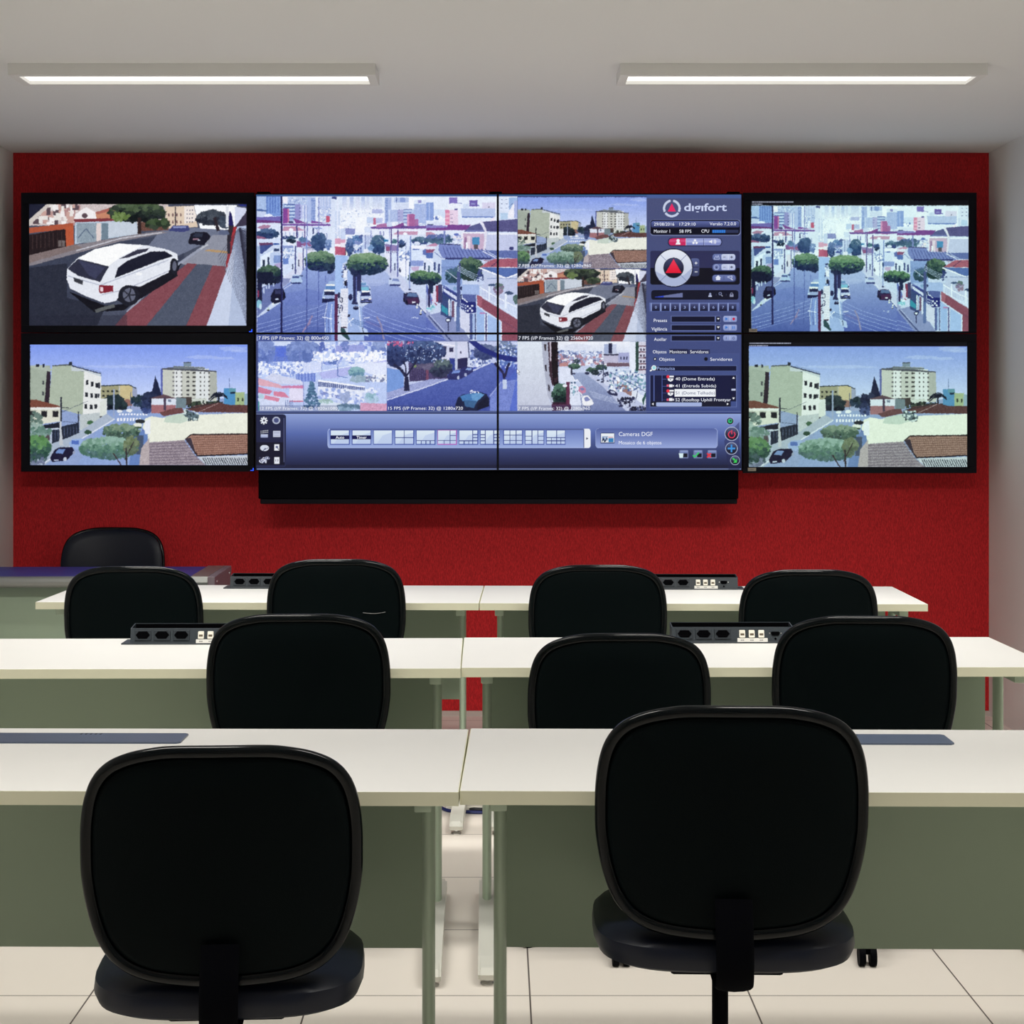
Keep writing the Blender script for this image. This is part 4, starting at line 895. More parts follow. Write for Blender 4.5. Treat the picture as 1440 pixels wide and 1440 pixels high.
    p.poly([(575, 800), (735, 780), (735, 860), (640, 905), (575, 925)], (186, 196, 200), n=10); p.ell(660, 860, 26, 18, (60, 110, 70), rag=.2); p.ell(720, 850, 18, 12, (90, 140, 80), rag=.2)
    # pavement, fence, house
    p.poly([(785, 790), (850, 830), (580, 1000), (300, 1195), (180, 1195), (180, 900), (560, 940)], (166, 180, 200)); p.line([(850, 832), (620, 970), (280, 1190)], 10, (214, 222, 236)); p.ell(642, 935, 28, 18, (44, 80, 60), rag=.15)
    p.poly([(345, 910), (570, 860), (575, 940), (430, 1000), (360, 1025)], (34, 42, 60)); 
    for k in range(9): p.line([(360 + k*24, 912 - k*4), (362 + k*24, 1015 - k*9)], 3, (90, 104, 140))
    p.poly([(180, 745), (420, 735), (425, 850), (190, 885)], (216, 218, 200)); p.poly([(186, 745), (190, 680), (240, 680), (425, 730), (425, 742)], (124, 66, 52), n=12); p.rect(182, 740, 425, 756, (226, 228, 226))
    for x in (190, 275, 365): p.rect(x, 770, x + 46, 815, (34, 34, 40)); p.rect(x - 6, 762, x + 52, 770, (180, 184, 170))
    p.poly([(270, 885), (430, 855), (430, 910), (300, 915)], (30, 34, 48)); p.line([(290, 910), (430, 905), (355, 915), (355, 1035)], 8, (196, 208, 226)); p.poly([(182, 950), (340, 950), (345, 1000), (190, 1000)], (80, 70, 76), n=14)
    p.blobs(225, 850, 60, 70, [(90, 120, 110), (150, 180, 170)], 60, 14); p.blobs(260, 930, 90, 36, [(90, 134, 120), (110, 150, 140)], 60, 14)
    p.blobs(240, 1060, 110, 90, [(90, 150, 84), (60, 110, 80), (40, 80, 70)], 260, 16); p.blobs(230, 1150, 90, 50, [(60, 84, 90), (110, 120, 150)], 60, 12)
    p.poly([(424, 660), (438, 660), (434, 900), (448, 1040), (418, 1040)], (190, 196, 204)); p.rect(425, 658, 438, 850, (40, 44, 56)); p.rect(562, 772, 572, 860, (44, 48, 60)); p.line([(430, 740), (490, 745)], 6, (50, 56, 70)); p.line([(430, 780), (640, 690)], 3, (70, 80, 100)); p.line([(440, 850), (560, 860)], 3, (60, 70, 90))
    # cars, street trees
    p.poly([(495, 1020), (520, 990), (600, 985), (610, 1020), (560, 1070), (500, 1050)], (150, 176, 224)); p.rect(515, 1000, 570, 1030, (80, 110, 190))
    p.poly([(345, 1140), (380, 1075), (420, 1055), (520, 1052), (540, 1090), (470, 1160), (360, 1170)], (26, 24, 54)); p.poly([(385, 1100), (410, 1068), (465, 1070), (445, 1105)], (110, 140, 200)); p.ell(462, 1148, 14, 16, (190, 200, 220)); p.ell(532, 1096, 10, 12, (150, 160, 190)); p.rect(375, 1150, 410, 1160, (190, 200, 225))
    p.poly([(1005, 960), (1110, 900), (1110, 1195), (960, 1195)], (100, 130, 190)); p.rect(1020, 960, 1075, 1110, (70, 84, 110)); p.poly([(1060, 1060), (1120, 980), (1120, 1195), (1040, 1195)], (180, 166, 170), n=16)
    p.ell(1050, 850, 40, 16, (40, 44, 50)); p.ell(1030, 880, 36, 18, (226, 232, 220)); p.rect(1000, 890, 1060, 905, (60, 90, 60)); p.poly([(1085, 850), (1130, 830), (1130, 950), (1085, 950)], (232, 236, 244))
    p.blobs(900, 930, 140, 56, [(120, 150, 120), (76, 112, 92), (56, 84, 74)], 330, 13); p.blobs(800, 1060, 220, 84, [(132, 176, 160), (100, 150, 126), (74, 124, 104), (70, 110, 110)], 700, 14); p.blobs(980, 1040, 60, 70, [(110, 130, 90), (90, 110, 84)], 120, 12)
    p.line([(840, 1100), (900, 1195)], 10, (60, 44, 50)); p.line([(940, 1060), (945, 1195)], 12, (50, 44, 50)); p.line([(1000, 1010), (930, 1150)], 8, (60, 54, 56))

# ---- picture C: white car and the striped pavement (crop (725,372) at x7.579; tile 20..1390 x 45..819)
def pic_car(p):
    p.org(725, 372, 7.579); p.setclip(21, 45, 1392, 819)
    p.rect(20, 40, 1392, 820, (72, 78, 98), n=6); p.poly([(20, 430), (620, 280), (1000, 230), (1000, 420), (300, 820), (20, 820)], (58, 64, 84), n=5); p.poly([(20, 450), (260, 420), (260, 640), (500, 700), (450, 820), (20, 820)], (40, 44, 60), n=5)
    p.poly([(860, 200), (1270, 190), (1200, 260), (860, 420), (700, 400)], (108, 116, 140), n=4)
    # back row of houses
    p.rect(20, 40, 900, 180, (206, 190, 190), n=18); p.speck(60, 50, 330, 170, [(230, 224, 220), (180, 130, 130), (90, 70, 80), (206, 160, 150), (240, 236, 236)], 90, 14, 50); p.poly([(20, 45), (130, 45), (20, 145)], (28, 30, 50)); p.poly([(20, 145), (130, 45), (160, 45), (20, 185)], (206, 196, 190))
    p.poly([(310, 110), (380, 62), (450, 100), (450, 140), (310, 140)], (238, 234, 236)); p.ell(372, 118, 18, 16, (90, 70, 80)); p.poly([(440, 100), (560, 60), (600, 140), (450, 150)], (206, 130, 96)); p.poly([(440, 95), (570, 55), (575, 75), (450, 110)], (176, 96, 84))
    p.poly([(880, 60), (1060, 55), (1085, 190), (890, 200)], (224, 200, 176)); p.poly([(1000, 60), (1060, 60), (1085, 150), (1000, 170)], (238, 226, 220)); p.grid(1010, 70, 1060, 170, 3, 4, (90, 90, 110), .4, .3); p.grid(890, 90, 990, 180, 4, 2, (120, 90, 90), .4, .4); p.rect(940, 60, 948, 180, (70, 60, 70))
    p.poly([(1060, 50), (1330, 50), (1330, 210), (1100, 200)], (246, 248, 252)); p.poly([(20, 240), (300, 190), (300, 310), (20, 380)], (36, 24, 28)); p.line([(20, 212), (300, 180)], 34, (184, 78, 48)); p.poly([(250, 190), (300, 180), (305, 300), (255, 320)], (196, 82, 46)); p.rect(205, 275, 248, 315, (110, 100, 100)); p.grid(30, 240, 240, 330, 8, 1, (70, 50, 50), .15, 1, slope=-.1)
    p.poly([(310, 155), (700, 150), (710, 235), (480, 270), (310, 300)], (180, 196, 214)); p.rect(322, 165, 445, 290, (140, 156, 170), n=16); p.line([(330, 260), (380, 200), (430, 260)], 7, (90, 106, 130)); p.poly([(300, 140), (570, 132), (580, 150), (310, 160)], (132, 46, 56)); p.rect(445, 165, 475, 280, (224, 206, 204)); p.rect(478, 165, 520, 270, (110, 130, 146)); p.poly([(520, 160), (690, 155), (712, 232), (520, 256)], (196, 206, 220))
    p.poly([(720, 160), (910, 150), (900, 210), (720, 215)], (110, 70, 60), n=14)
    p.poly([(20, 385), (310, 305), (700, 235), (860, 215), (900, 225), (600, 280), (20, 440)], (132, 126, 134), n=8); p.line([(320, 340), (600, 262), (860, 225)], 7, (196, 196, 206)); p.poly([(20, 370), (310, 300), (360, 320), (20, 420)], (128, 110, 110), n=10)
    p.blobs(705, 95, 180, 56, [(70, 92, 60), (40, 56, 44), (24, 32, 34)], 330, 20, True); p.rect(705, 130, 728, 235, (50, 34, 34)); p.blobs(600, 120, 50, 30, [(100, 130, 60)], 30, 14); p.blobs(830, 170, 70, 30, [(60, 84, 50), (40, 56, 40)], 60, 14)
    p.blobs(1170, 130, 90, 44, [(64, 72, 84), (40, 46, 60)], 170, 16, True); p.line([(1190, 130), (1215, 215)], 20, (44, 34, 44)); p.blobs(1250, 160, 30, 40, [(60, 72, 90)], 40, 12)
    p.poly([(1275, 180), (1285, 85), (1300, 110), (1310, 180)], (26, 24, 90)); p.rect(1280, 180, 1312, 360, (44, 40, 50)); p.rect(1262, 60, 1280, 190, (220, 224, 232))
    p.poly([(900, 215), (930, 180), (1025, 180), (1035, 210), (990, 222)], (60, 66, 120)); p.rect(930, 184, 1010, 196, (130, 140, 190)); p.ell(1250, 230, 34, 20, (90, 100, 130))
    p.poly([(1025, 285), (1040, 232), (1075, 220), (1140, 222), (1165, 245), (1165, 285), (1120, 305), (1030, 298)], (22, 22, 38)); p.poly([(1050, 250), (1070, 228), (1120, 230), (1110, 255)], (44, 50, 70)); p.rect(1055, 262, 1090, 272, (150, 110, 130)); p.rect(1085, 270, 1100, 278, (180, 190, 210))
    # pavement
    p.poly([(1120, 310), (1180, 240), (1290, 240), (1270, 470), (1100, 430), (1000, 430), (980, 420)], (140, 144, 160), n=5); p.line([(1125, 312), (900, 470), (640, 730)], 16, (150, 156, 176)); p.line([(1150, 300), (1100, 330)], 10, (186, 190, 200)); p.poly([(1150, 330), (1275, 345), (1270, 358), (1130, 342)], (186, 146, 96))
    p.poly([(1020, 420), (1260, 440), (1260, 480), (1150, 820), (560, 820), (640, 730)], (134, 66, 78), n=8); p.poly([(1080, 425), (1180, 432), (1010, 820), (760, 820)], (76, 84, 104), n=6)
    p.poly([(1310, 190), (1332, 185), (1300, 330), (1268, 470), (1262, 420)], (176, 40, 50)); p.rect(1270, 240, 1290, 360, (40, 36, 46)); p.poly([(1335, 180), (1392, 130), (1392, 819), (1140, 819), (1200, 650), (1260, 480), (1300, 340)], (176, 190, 220)); p.poly([(1200, 650), (1260, 480), (1300, 340), (1320, 330), (1280, 819), (1140, 819)], (206, 216, 238), al=.7)
    for k in range(26):
        a = k / 25.0
        p.line([(1340 + 52*a, 200 + 10*a), (1392 - 180*(1-a)**1.2, 380 + 440*a if a < 1 else 819)], 4, (52, 54, 76), al=.45)
    for k in range(16): p.line([(1345, 195), (1392, 205 + k * 22)], 4, (40, 40, 60), al=.8)
    p.poly([(1320, 60), (1392, 70), (1392, 110), (1360, 160), (1320, 185)], (206, 212, 236)); p.poly([(1340, 45), (1392, 45), (1392, 60), (1350, 56)], (36, 44, 120)); p.poly([(1392, 90), (1392, 180), (1320, 190)], (60, 54, 76))
    # the car
    p.poly([(270, 600), (500, 690), (620, 680), (960, 470), (980, 420), (900, 500), (620, 720), (430, 730)], (14, 14, 24)); p.poly([(560, 640), (940, 430), (960, 500), (640, 700)], (20, 20, 32))
    p.poly([(258, 520), (262, 455), (330, 385), (440, 330), (590, 295), (760, 305), (900, 335), (955, 362), (960, 400), (930, 400), (900, 480), (720, 570), (660, 560), (600, 610), (570, 660), (500, 675), (380, 630), (280, 580)], (226, 230, 240)); p.poly([(330, 385), (440, 330), (590, 295), (740, 308), (600, 380), (520, 440), (400, 415)], (250, 251, 252))
    p.poly([(265, 455), (330, 392), (525, 440), (470, 540), (330, 500)], (44, 46, 66)); p.poly([(330, 400), (500, 446), (440, 520), (400, 500)], (70, 74, 110), al=.5); p.poly([(590, 392), (700, 335), (780, 325), (760, 345), (640, 385)], (50, 50, 70))
    p.poly([(562, 515), (580, 450), (640, 405), (790, 345), (880, 345), (928, 375), (850, 400), (700, 460)], (24, 26, 44)); p.line([(262, 500), (470, 560), (900, 400)], 6, (180, 186, 206)); p.poly([(463, 560), (552, 562), (552, 600), (470, 612), (462, 600)], (140, 26, 44)); p.rect(470, 572, 488, 600, (236, 210, 220))
    p.poly([(302, 510), (362, 530), (360, 558), (304, 536)], (54, 56, 66)); p.ell(715, 488, 20, 9, (244, 246, 250)); p.ell(835, 430, 12, 6, (200, 206, 220)); p.line([(480, 620), (620, 590), (900, 470)], 5, (176, 180, 200))
    p.ell(650, 625, 66, 66, (26, 28, 40)); p.ell(652, 622, 40, 44, (96, 100, 120)); 
    for a in range(0, 360, 72): p.line([(652, 622), (652 + 38*math.cos(math.radians(a)), 622 + 42*math.sin(math.radians(a)))], 9, (36, 38, 50))
    p.ell(935, 440, 26, 52, (26, 28, 40)); p.ell(938, 438, 13, 32, (96, 100, 120)); p.line([(440, 725), (560, 690)], 22, (90, 94, 96))
    # caption band
    p.rect(20, 750, 640, 819, (30, 32, 48), al=.35)

# ---- picture D: bus in the haze (crop (350,460) at x5.76; tile 75..1117 x 115..680)
def pic_bus(p):
    p.org(350, 460, 5.76); p.setclip(74, 115, 1118, 681)
    p.rect(74, 110, 1118, 690, (184, 202, 246), n=10)
    p.speck(430, 115, 1118, 300, [(140, 160, 230), (226, 232, 252), (120, 140, 220), (200, 214, 248)], 420, 8, 30)
    p.rect(210, 115, 560, 165, (206, 220, 250)); p.poly([(74, 150), (540, 150), (540, 275), (74, 280)], (96, 122, 214), n=12); p.blobs(130, 200, 80, 90, [(124, 146, 210), (96, 120, 196)], 220, 16); p.blobs(430, 195, 140, 85, [(120, 142, 206), (100, 124, 196)], 380, 16); p.rect(215, 165, 300, 240, (84, 112, 222))
    for x in (165, 225, 290, 410, 590, 720): p.line([(x, 200), (x, 420)], 4, (110, 126, 200))
    p.blobs(680, 270, 36, 28, [(90, 116, 190)], 40, 10); p.blobs(1050, 170, 52, 70, [(140, 160, 214), (110, 132, 200)], 130, 14); p.rect(1028, 220, 1036, 265, (110, 120, 190)); p.poly([(700, 150), (930, 140), (940, 190), (700, 210)], (150, 160, 226), n=14)
    p.blobs(590, 160, 22, 40, [(90, 110, 190)], 40, 9); p.blobs(780, 150, 30, 40, [(110, 130, 200)], 40, 9)
    p.speck(520, 200, 1118, 270, [(240, 244, 255), (190, 206, 246), (250, 250, 255)], 220, 8, 30); p.speck(80, 285, 440, 400, [(240, 244, 255), (150, 172, 235), (120, 144, 220), (226, 234, 254)], 260, 8, 28)
    p.rect(440, 285, 585, 360, (218, 226, 252)); p.grid(440, 285, 585, 360, 12, 1, (180, 196, 244), .3, 1)
    p.poly([(560, 370), (1118, 265), (1118, 330), (900, 350), (720, 410), (600, 420)], (176, 182, 240), n=8); p.line([(400, 385), (620, 350), (1118, 262)], 5, (236, 240, 255)); p.poly([(800, 300), (1118, 280), (1118, 420), (860, 340)], (222, 230, 254), n=8)
    p.line([(718, 320), (718, 395), (800, 410)], 6, (90, 116, 190)); p.blobs(870, 362, 62, 34, [(130, 176, 186), (96, 140, 168)], 150, 12); p.blobs(900, 420, 90, 24, [(150, 176, 196)], 60, 12); p.speck(950, 390, 1118, 440, [(236, 240, 250), (120, 130, 170), (226, 232, 246)], 70, 8, 26)
    p.poly([(380, 380), (540, 370), (540, 440), (380, 440)], (130, 152, 226), n=18); p.grid(390, 372, 545, 440, 6, 1, (90, 116, 205), .3, 1)
    # roofs
    p.poly([(74, 410), (240, 460), (300, 500), (74, 470)], (226, 164, 186)); p.poly([(120, 410), (190, 375), (420, 430), (445, 465), (260, 460)], (206, 212, 240), n=8); p.poly([(74, 480), (190, 515), (165, 545), (74, 530)], (214, 110, 150)); p.poly([(200, 520), (280, 525), (330, 570), (200, 560)], (222, 120, 158)); p.poly([(260, 475), (445, 470), (445, 495), (265, 492)], (214, 116, 170)); p.rect(325, 495, 440, 600, (222, 218, 244)); p.poly([(74, 535), (330, 575), (330, 680), (74, 680)], (206, 216, 246), n=8); p.poly([(130, 550), (250, 575), (240, 605), (125, 580)], (224, 124, 160)); p.ell(98, 560, 24, 22, (176, 206, 226)); p.rect(325, 595, 440, 606, (206, 110, 150)); p.line([(440, 440), (445, 640)], 6, (130, 146, 210)); p.grid(290, 590, 360, 640, 5, 1, (100, 120, 180), .4, 1); p.rect(74, 600, 84, 680, (60, 170, 170))
    # bus
    p.poly([(560, 430), (940, 485), (935, 600), (760, 600), (560, 540)], (226, 232, 250)); p.poly([(560, 440), (940, 490), (935, 512), (560, 480)], (90, 104, 160)); p.grid(565, 448, 935, 480, 22, 1, (200, 212, 240), .25, 1, slope=.09); p.poly([(570, 515), (760, 555), (760, 590), (570, 540)], (120, 134, 200)); p.line([(560, 430), (940, 485)], 10, (246, 248, 255)); p.speck(560, 500, 1060, 640, [(200, 212, 246), (230, 236, 252), (150, 170, 230)], 130, 10, 36)
    p.blobs(775, 560, 40, 50, [(150, 166, 210)], 50, 12); p.blobs(990, 580, 60, 40, [(140, 180, 200), (170, 196, 226)], 60, 14); p.poly([(560, 580), (760, 620), (760, 680), (560, 680)], (214, 226, 244)); p.blobs(620, 600, 60, 12, [(150, 190, 190)], 30, 10); p.blobs(800, 650, 100, 24, [(90, 120, 150), (130, 160, 190)], 70, 14)
    p.poly([(900, 612), (1118, 620), (1118, 680), (900, 680)], (214, 150, 190), n=22)
    for k in range(9): w = 12 + k * 7; p.blobs(508, 450 + k * 24, w, 14, [(84, 124, 160), (64, 100, 140)], 26, 9)

# ---- picture E: street tree and blue car (crop (560,460) at x5.76; tile -97..965 x 115..680)
def pic_tree(p):
    p.org(560, 460, 5.76); p.setclip(-92, 115, 965, 681)
    p.rect(-100, 110, 970, 690, (70, 90, 190), n=8)
    p.poly([(-100, 110), (970, 110), (970, 300), (740, 290), (-100, 520)], (190, 200, 240), n=10)
    p.poly([(270, 120), (560, 115), (590, 320), (400, 380), (320, 270)], (206, 210, 238)); p.rect(355, 155, 390, 195, (50, 50, 90)); p.rect(412, 165, 445, 200, (50, 50, 90)); p.line([(270, 120), (470, 155)], 8, (240, 240, 252)); p.rect(412, 250, 460, 350, (44, 60, 150)); p.poly([(480, 255), (560, 245), (560, 330), (480, 340)], (40, 40, 90)); p.rect(458, 115, 478, 340, (186, 196, 226)); p.rect(500, 195, 510, 210, (50, 50, 90)); p.rect(560, 200, 600, 320, (206, 216, 245)); p.speck(590, 190, 740, 320, [(226, 234, 252), (120, 140, 210), (70, 90, 160), (200, 214, 245)], 110, 8, 26)
    p.line([(565, 120), (575, 250)], 8, (50, 60, 110))
    p.poly([(-92, 330), (45, 350), (45, 480), (-92, 540)], (110, 150, 226)); p.poly([(80, 250), (400, 300), (400, 420), (90, 440)], (70, 60, 110), n=20); p.blobs(340, 330, 90, 70, [(84, 104, 110), (50, 64, 90), (40, 44, 80)], 240, 14); p.blobs(200, 290, 90, 50, [(60, 70, 110), (90, 84, 120)], 100, 14); p.grid(90, 340, 230, 430, 8, 1, (60, 50, 90), .3, 1); p.rect(225, 345, 245, 425, (120, 60, 100)); p.ell(135, 315, 14, 12, (120, 150, 90))
    # roadway and pavements
    p.poly([(-92, 600), (190, 500), (380, 430), (560, 360), (745, 290), (800, 320), (830, 450), (745, 560), (740, 681), (-92, 681)], (84, 104, 190), c2=(58, 76, 168), n=7)
    p.poly([(-92, 530), (90, 470), (260, 420), (400, 415), (340, 445), (180, 500), (-92, 580)], (150, 160, 216), n=20); p.line([(-92, 590), (180, 500), (390, 425), (560, 370), (745, 290)], 9, (206, 214, 245))
    p.poly([(745, 560), (840, 440), (970, 420), (970, 681), (740, 681)], (110, 130, 214), n=16); p.line([(740, 560), (835, 440)], 9, (150, 165, 230)); p.poly([(900, 681), (950, 440), (970, 430), (970, 681)], (80, 106, 214))
    # cars
    p.poly([(398, 400), (420, 355), (500, 340), (545, 320), (600, 325), (606, 360), (560, 392), (490, 425), (402, 425)], (40, 44, 110)); p.poly([(430, 375), (450, 350), (500, 348), (500, 370)], (110, 140, 220)); p.poly([(540, 345), (560, 328), (595, 330), (590, 350)], (130, 160, 226)); p.ell(485, 408, 9, 16, (180, 190, 225)); p.ell(545, 385, 9, 14, (170, 180, 220))
    p.poly([(460, 640), (480, 570), (520, 545), (660, 525), (715, 540), (738, 580), (735, 640), (640, 676), (470, 676)], (24, 32, 70)); p.poly([(500, 560), (560, 540), (640, 530), (640, 600), (520, 600)], (60, 120, 190)); p.poly([(590, 545), (660, 530), (700, 545), (640, 600), (600, 590)], (90, 150, 210)); p.poly([(530, 590), (640, 600), (610, 655), (540, 640)], (50, 96, 150)); p.speck(580, 512, 650, 535, [(230, 234, 245)], 16, 6, 14); p.poly([(640, 620), (720, 560), (735, 640), (640, 676)], (18, 22, 50))
    # trees
    p.blobs(170, 200, 210, 90, [(70, 96, 150), (50, 66, 120), (36, 50, 100), (44, 60, 110)], 620, 13); p.blobs(-20, 220, 80, 100, [(60, 80, 140), (40, 56, 110), (36, 48, 100)], 300, 13); p.speck(-90, 115, 120, 150, [(210, 80, 140), (90, 90, 160)], 40, 8, 20); p.speck(20, 130, 380, 290, [(190, 205, 240), (120, 150, 210)], 80, 5, 12)
    p.line([(62, 510), (62, 400), (20, 340), (-40, 300)], 22, (30, 32, 70)); p.line([(62, 400), (110, 330), (150, 270)], 14, (30, 32, 70)); p.line([(62, 400), (60, 320), (40, 270)], 12, (30, 32, 70)); p.poly([(45, 515), (52, 400), (80, 400), (92, 515)], (32, 34, 72))
    p.blobs(700, 200, 90, 60, [(90, 104, 150), (60, 74, 130), (50, 64, 120)], 240, 11); p.blobs(870, 210, 90, 100, [(110, 130, 170), (70, 90, 150), (80, 110, 190)], 300, 11); p.speck(800, 125, 965, 330, [(206, 220, 250), (120, 150, 230)], 90, 6, 16)
    p.line([(860, 420), (850, 370), (780, 290)], 20, (36, 34, 76)); p.line([(865, 400), (885, 320), (900, 290)], 18, (36, 34, 76)); p.rect(845, 425, 880, 500, (190, 205, 236)); p.poly([(885, 420), (960, 340), (965, 430)], (70, 96, 200))
    # big branch
    p.poly([(565, 115), (630, 115), (720, 175), (830, 220), (970, 245), (970, 282), (860, 272), (760, 235), (650, 185)], (30, 40, 130))

# ---- picture F: street with parked bikes (crop (700,460) at x6.26; tile 172..1304 x 128..738)
def pic_park(p):
    p.org(700, 460, 6.26); p.setclip(172, 127, 1303, 739)
    p.rect(172, 120, 1310, 745, (196, 208, 238), n=12)
    p.rect(520, 120, 1160, 240, (236, 240, 250), c2=(206, 216, 240)); p.ell(700, 170, 120, 24, (206, 214, 236), al=.6); p.speck(525, 210, 930, 260, [(120, 140, 196), (190, 205, 238), (90, 110, 170), (226, 232, 248)], 240, 6, 22)
    p.rect(525, 255, 1160, 400, (190, 204, 236), n=16); p.speck(525, 250, 1160, 330, [(236, 240, 250), (110, 110, 150), (190, 130, 150), (150, 165, 210), (226, 232, 250)], 300, 8, 36)
    p.rect(935, 150, 975, 250, (156, 172, 214)); p.rect(975, 140, 1005, 230, (30, 34, 70)); p.rect(1005, 150, 1045, 235, (190, 200, 230)); p.rect(930, 240, 1060, 320, (186, 184, 214), n=8); p.rect(1060, 225, 1160, 310, (160, 166, 214)); p.grid(1070, 255, 1150, 290, 3, 1, (50, 54, 90), .4, .7); p.rect(930, 235, 1060, 250, (60, 60, 90)); p.rect(960, 315, 1155, 345, (110, 80, 100)); p.rect(540, 315, 620, 345, (196, 130, 130))
    # white wall with curve, dark drainpipes
    p.poly([(172, 128), (385, 128), (395, 260), (425, 520), (475, 739), (172, 739)], (216, 226, 240), c2=(190, 196, 220)); p.poly([(385, 128), (440, 128), (445, 330), (470, 520), (480, 690), (440, 600), (400, 330)], (170, 176, 200)); p.poly([(405, 150), (425, 150), (425, 210), (410, 200)], (60, 50, 60)); p.poly([(412, 330), (430, 330), (432, 390), (418, 380)], (46, 40, 54)); p.poly([(440, 500), (455, 510), (458, 570), (444, 560)], (46, 40, 54))
    p.poly([(438, 128), (472, 128), (478, 420), (494, 500), (480, 520), (455, 420)], (60, 34, 50)); p.poly([(470, 128), (525, 128), (530, 420), (535, 500), (490, 520), (478, 400)], (26, 16, 26)); p.poly([(455, 128), (468, 128), (470, 300), (458, 300)], (196, 186, 206)); p.speck(500, 180, 530, 480, [(60, 34, 50), (20, 14, 24)], 30, 8, 24)
    # road
    p.poly([(640, 400), (760, 400), (920, 520), (1130, 739), (700, 739), (730, 620), (690, 480)], (150, 166, 206), c2=(110, 124, 176), n=8); p.poly([(540, 350), (640, 360), (640, 420), (720, 560), (740, 739), (640, 739), (620, 500), (540, 480)], (216, 224, 246), n=8); p.line([(650, 420), (740, 600), (750, 739)], 7, (240, 244, 252)); p.poly([(700, 460), (740, 520), (700, 520), (670, 470)], (190, 204, 238)); p.line([(670, 470), (700, 460), (745, 520)], 4, (240, 244, 252))
    for k in range(5): p.line([(800 + k*8, 560 + k*14), (1060 + k*6, 640 + k*10)], 4, (200, 212, 240), al=.7)
    p.poly([(760, 400), (840, 420), (1304, 690), (1304, 739), (1130, 739), (920, 520)], (186, 196, 230), n=10)
    p.poly([(860, 400), (980, 410), (1050, 470), (1050, 560), (900, 480)], (206, 214, 240), n=8); p.speck(880, 390, 980, 480, [(30, 36, 70), (190, 204, 240), (60, 70, 110)], 40, 8, 22); p.poly([(1050, 465), (1190, 540), (1180, 610), (1050, 540)], (156, 112, 110), n=8); p.poly([(1180, 540), (1304, 620), (1304, 690), (1175, 615)], (220, 230, 246)); p.line([(1230, 560), (1215, 640)], 6, (60, 70, 110)); p.poly([(960, 350), (1160, 370), (1304, 420), (1304, 600), (1190, 520), (980, 400)], (200, 216, 240), n=10); p.speck(980, 370, 1300, 560, [(110, 160, 180), (236, 242, 252), (70, 90, 150), (150, 176, 220)], 220, 8, 26); p.line([(985, 395), (1200, 510), (1300, 570)], 5, (70, 84, 140))
    p.rect(1158, 128, 1215, 370, (224, 232, 248)); p.rect(1212, 128, 1240, 385, (30, 76, 66)); p.rect(1240, 128, 1304, 410, (206, 206, 226), n=14); p.grid(1240, 140, 1304, 400, 1, 5, (90, 30, 50), 1, .18); p.grid(1245, 170, 1300, 380, 2, 4, (50, 40, 70), .5, .4); p.poly([(1270, 640), (1304, 560), (1304, 600), (1280, 690)], (30, 90, 80))
    p.blobs(670, 345, 50, 20, [(60, 110, 84), (40, 80, 70)], 90, 10); p.rect(640, 350, 655, 420, (36, 36, 60)); p.blobs(690, 300, 30, 14, [(50, 66, 80)], 30, 8); p.blobs(830, 372, 50, 16, [(60, 106, 84), (36, 70, 66)], 80, 9); p.blobs(910, 355, 46, 22, [(50, 84, 76), (36, 60, 70)], 80, 9); p.blobs(855, 400, 30, 20, [(36, 50, 60)], 40, 9); p.rect(925, 300, 933, 490, (60, 66, 100)); p.ell(785, 405, 22, 12, (40, 44, 80)); p.ell(665, 408, 18, 9, (50, 54, 90))
    p.speck(640, 470, 700, 600, [(60, 90, 130), (226, 232, 248), (120, 170, 190)], 24, 6, 20)
    p.poly([(708, 560), (712, 525), (745, 515), (775, 540), (775, 575), (740, 585)], (206, 120, 160)); p.poly([(718, 540), (745, 530), (765, 545), (740, 560)], (110, 120, 180)); p.poly([(740, 640), (750, 605), (790, 598), (830, 640), (845, 675), (800, 700), (755, 690)], (236, 238, 244)); p.poly([(755, 625), (785, 610), (815, 640), (775, 655)], (120, 130, 190)); p.poly([(958, 570), (980, 550), (1030, 560), (1058, 590), (1050, 606), (990, 596)], (40, 44, 84)); p.poly([(985, 560), (1025, 565), (1035, 582), (1000, 578)], (196, 206, 236)); p.speck(1060, 620, 1200, 700, [(26, 28, 56), (40, 44, 84), (190, 200, 230)], 90, 8, 24); p.speck(1160, 700, 1304, 739, [(26, 28, 56), (80, 90, 140)], 50, 8, 24)
    p.blobs(555, 590, 72, 90, [(60, 116, 92), (30, 70, 60), (14, 34, 40)], 330, 13); p.rect(480, 660, 620, 690, (54, 22, 50)); p.rect(600, 480, 632, 690, (104, 36, 74)); p.poly([(470, 680), (640, 680), (650, 720), (480, 739)], (90, 40, 80)); p.ell(590, 515, 20, 14, (226, 232, 245))

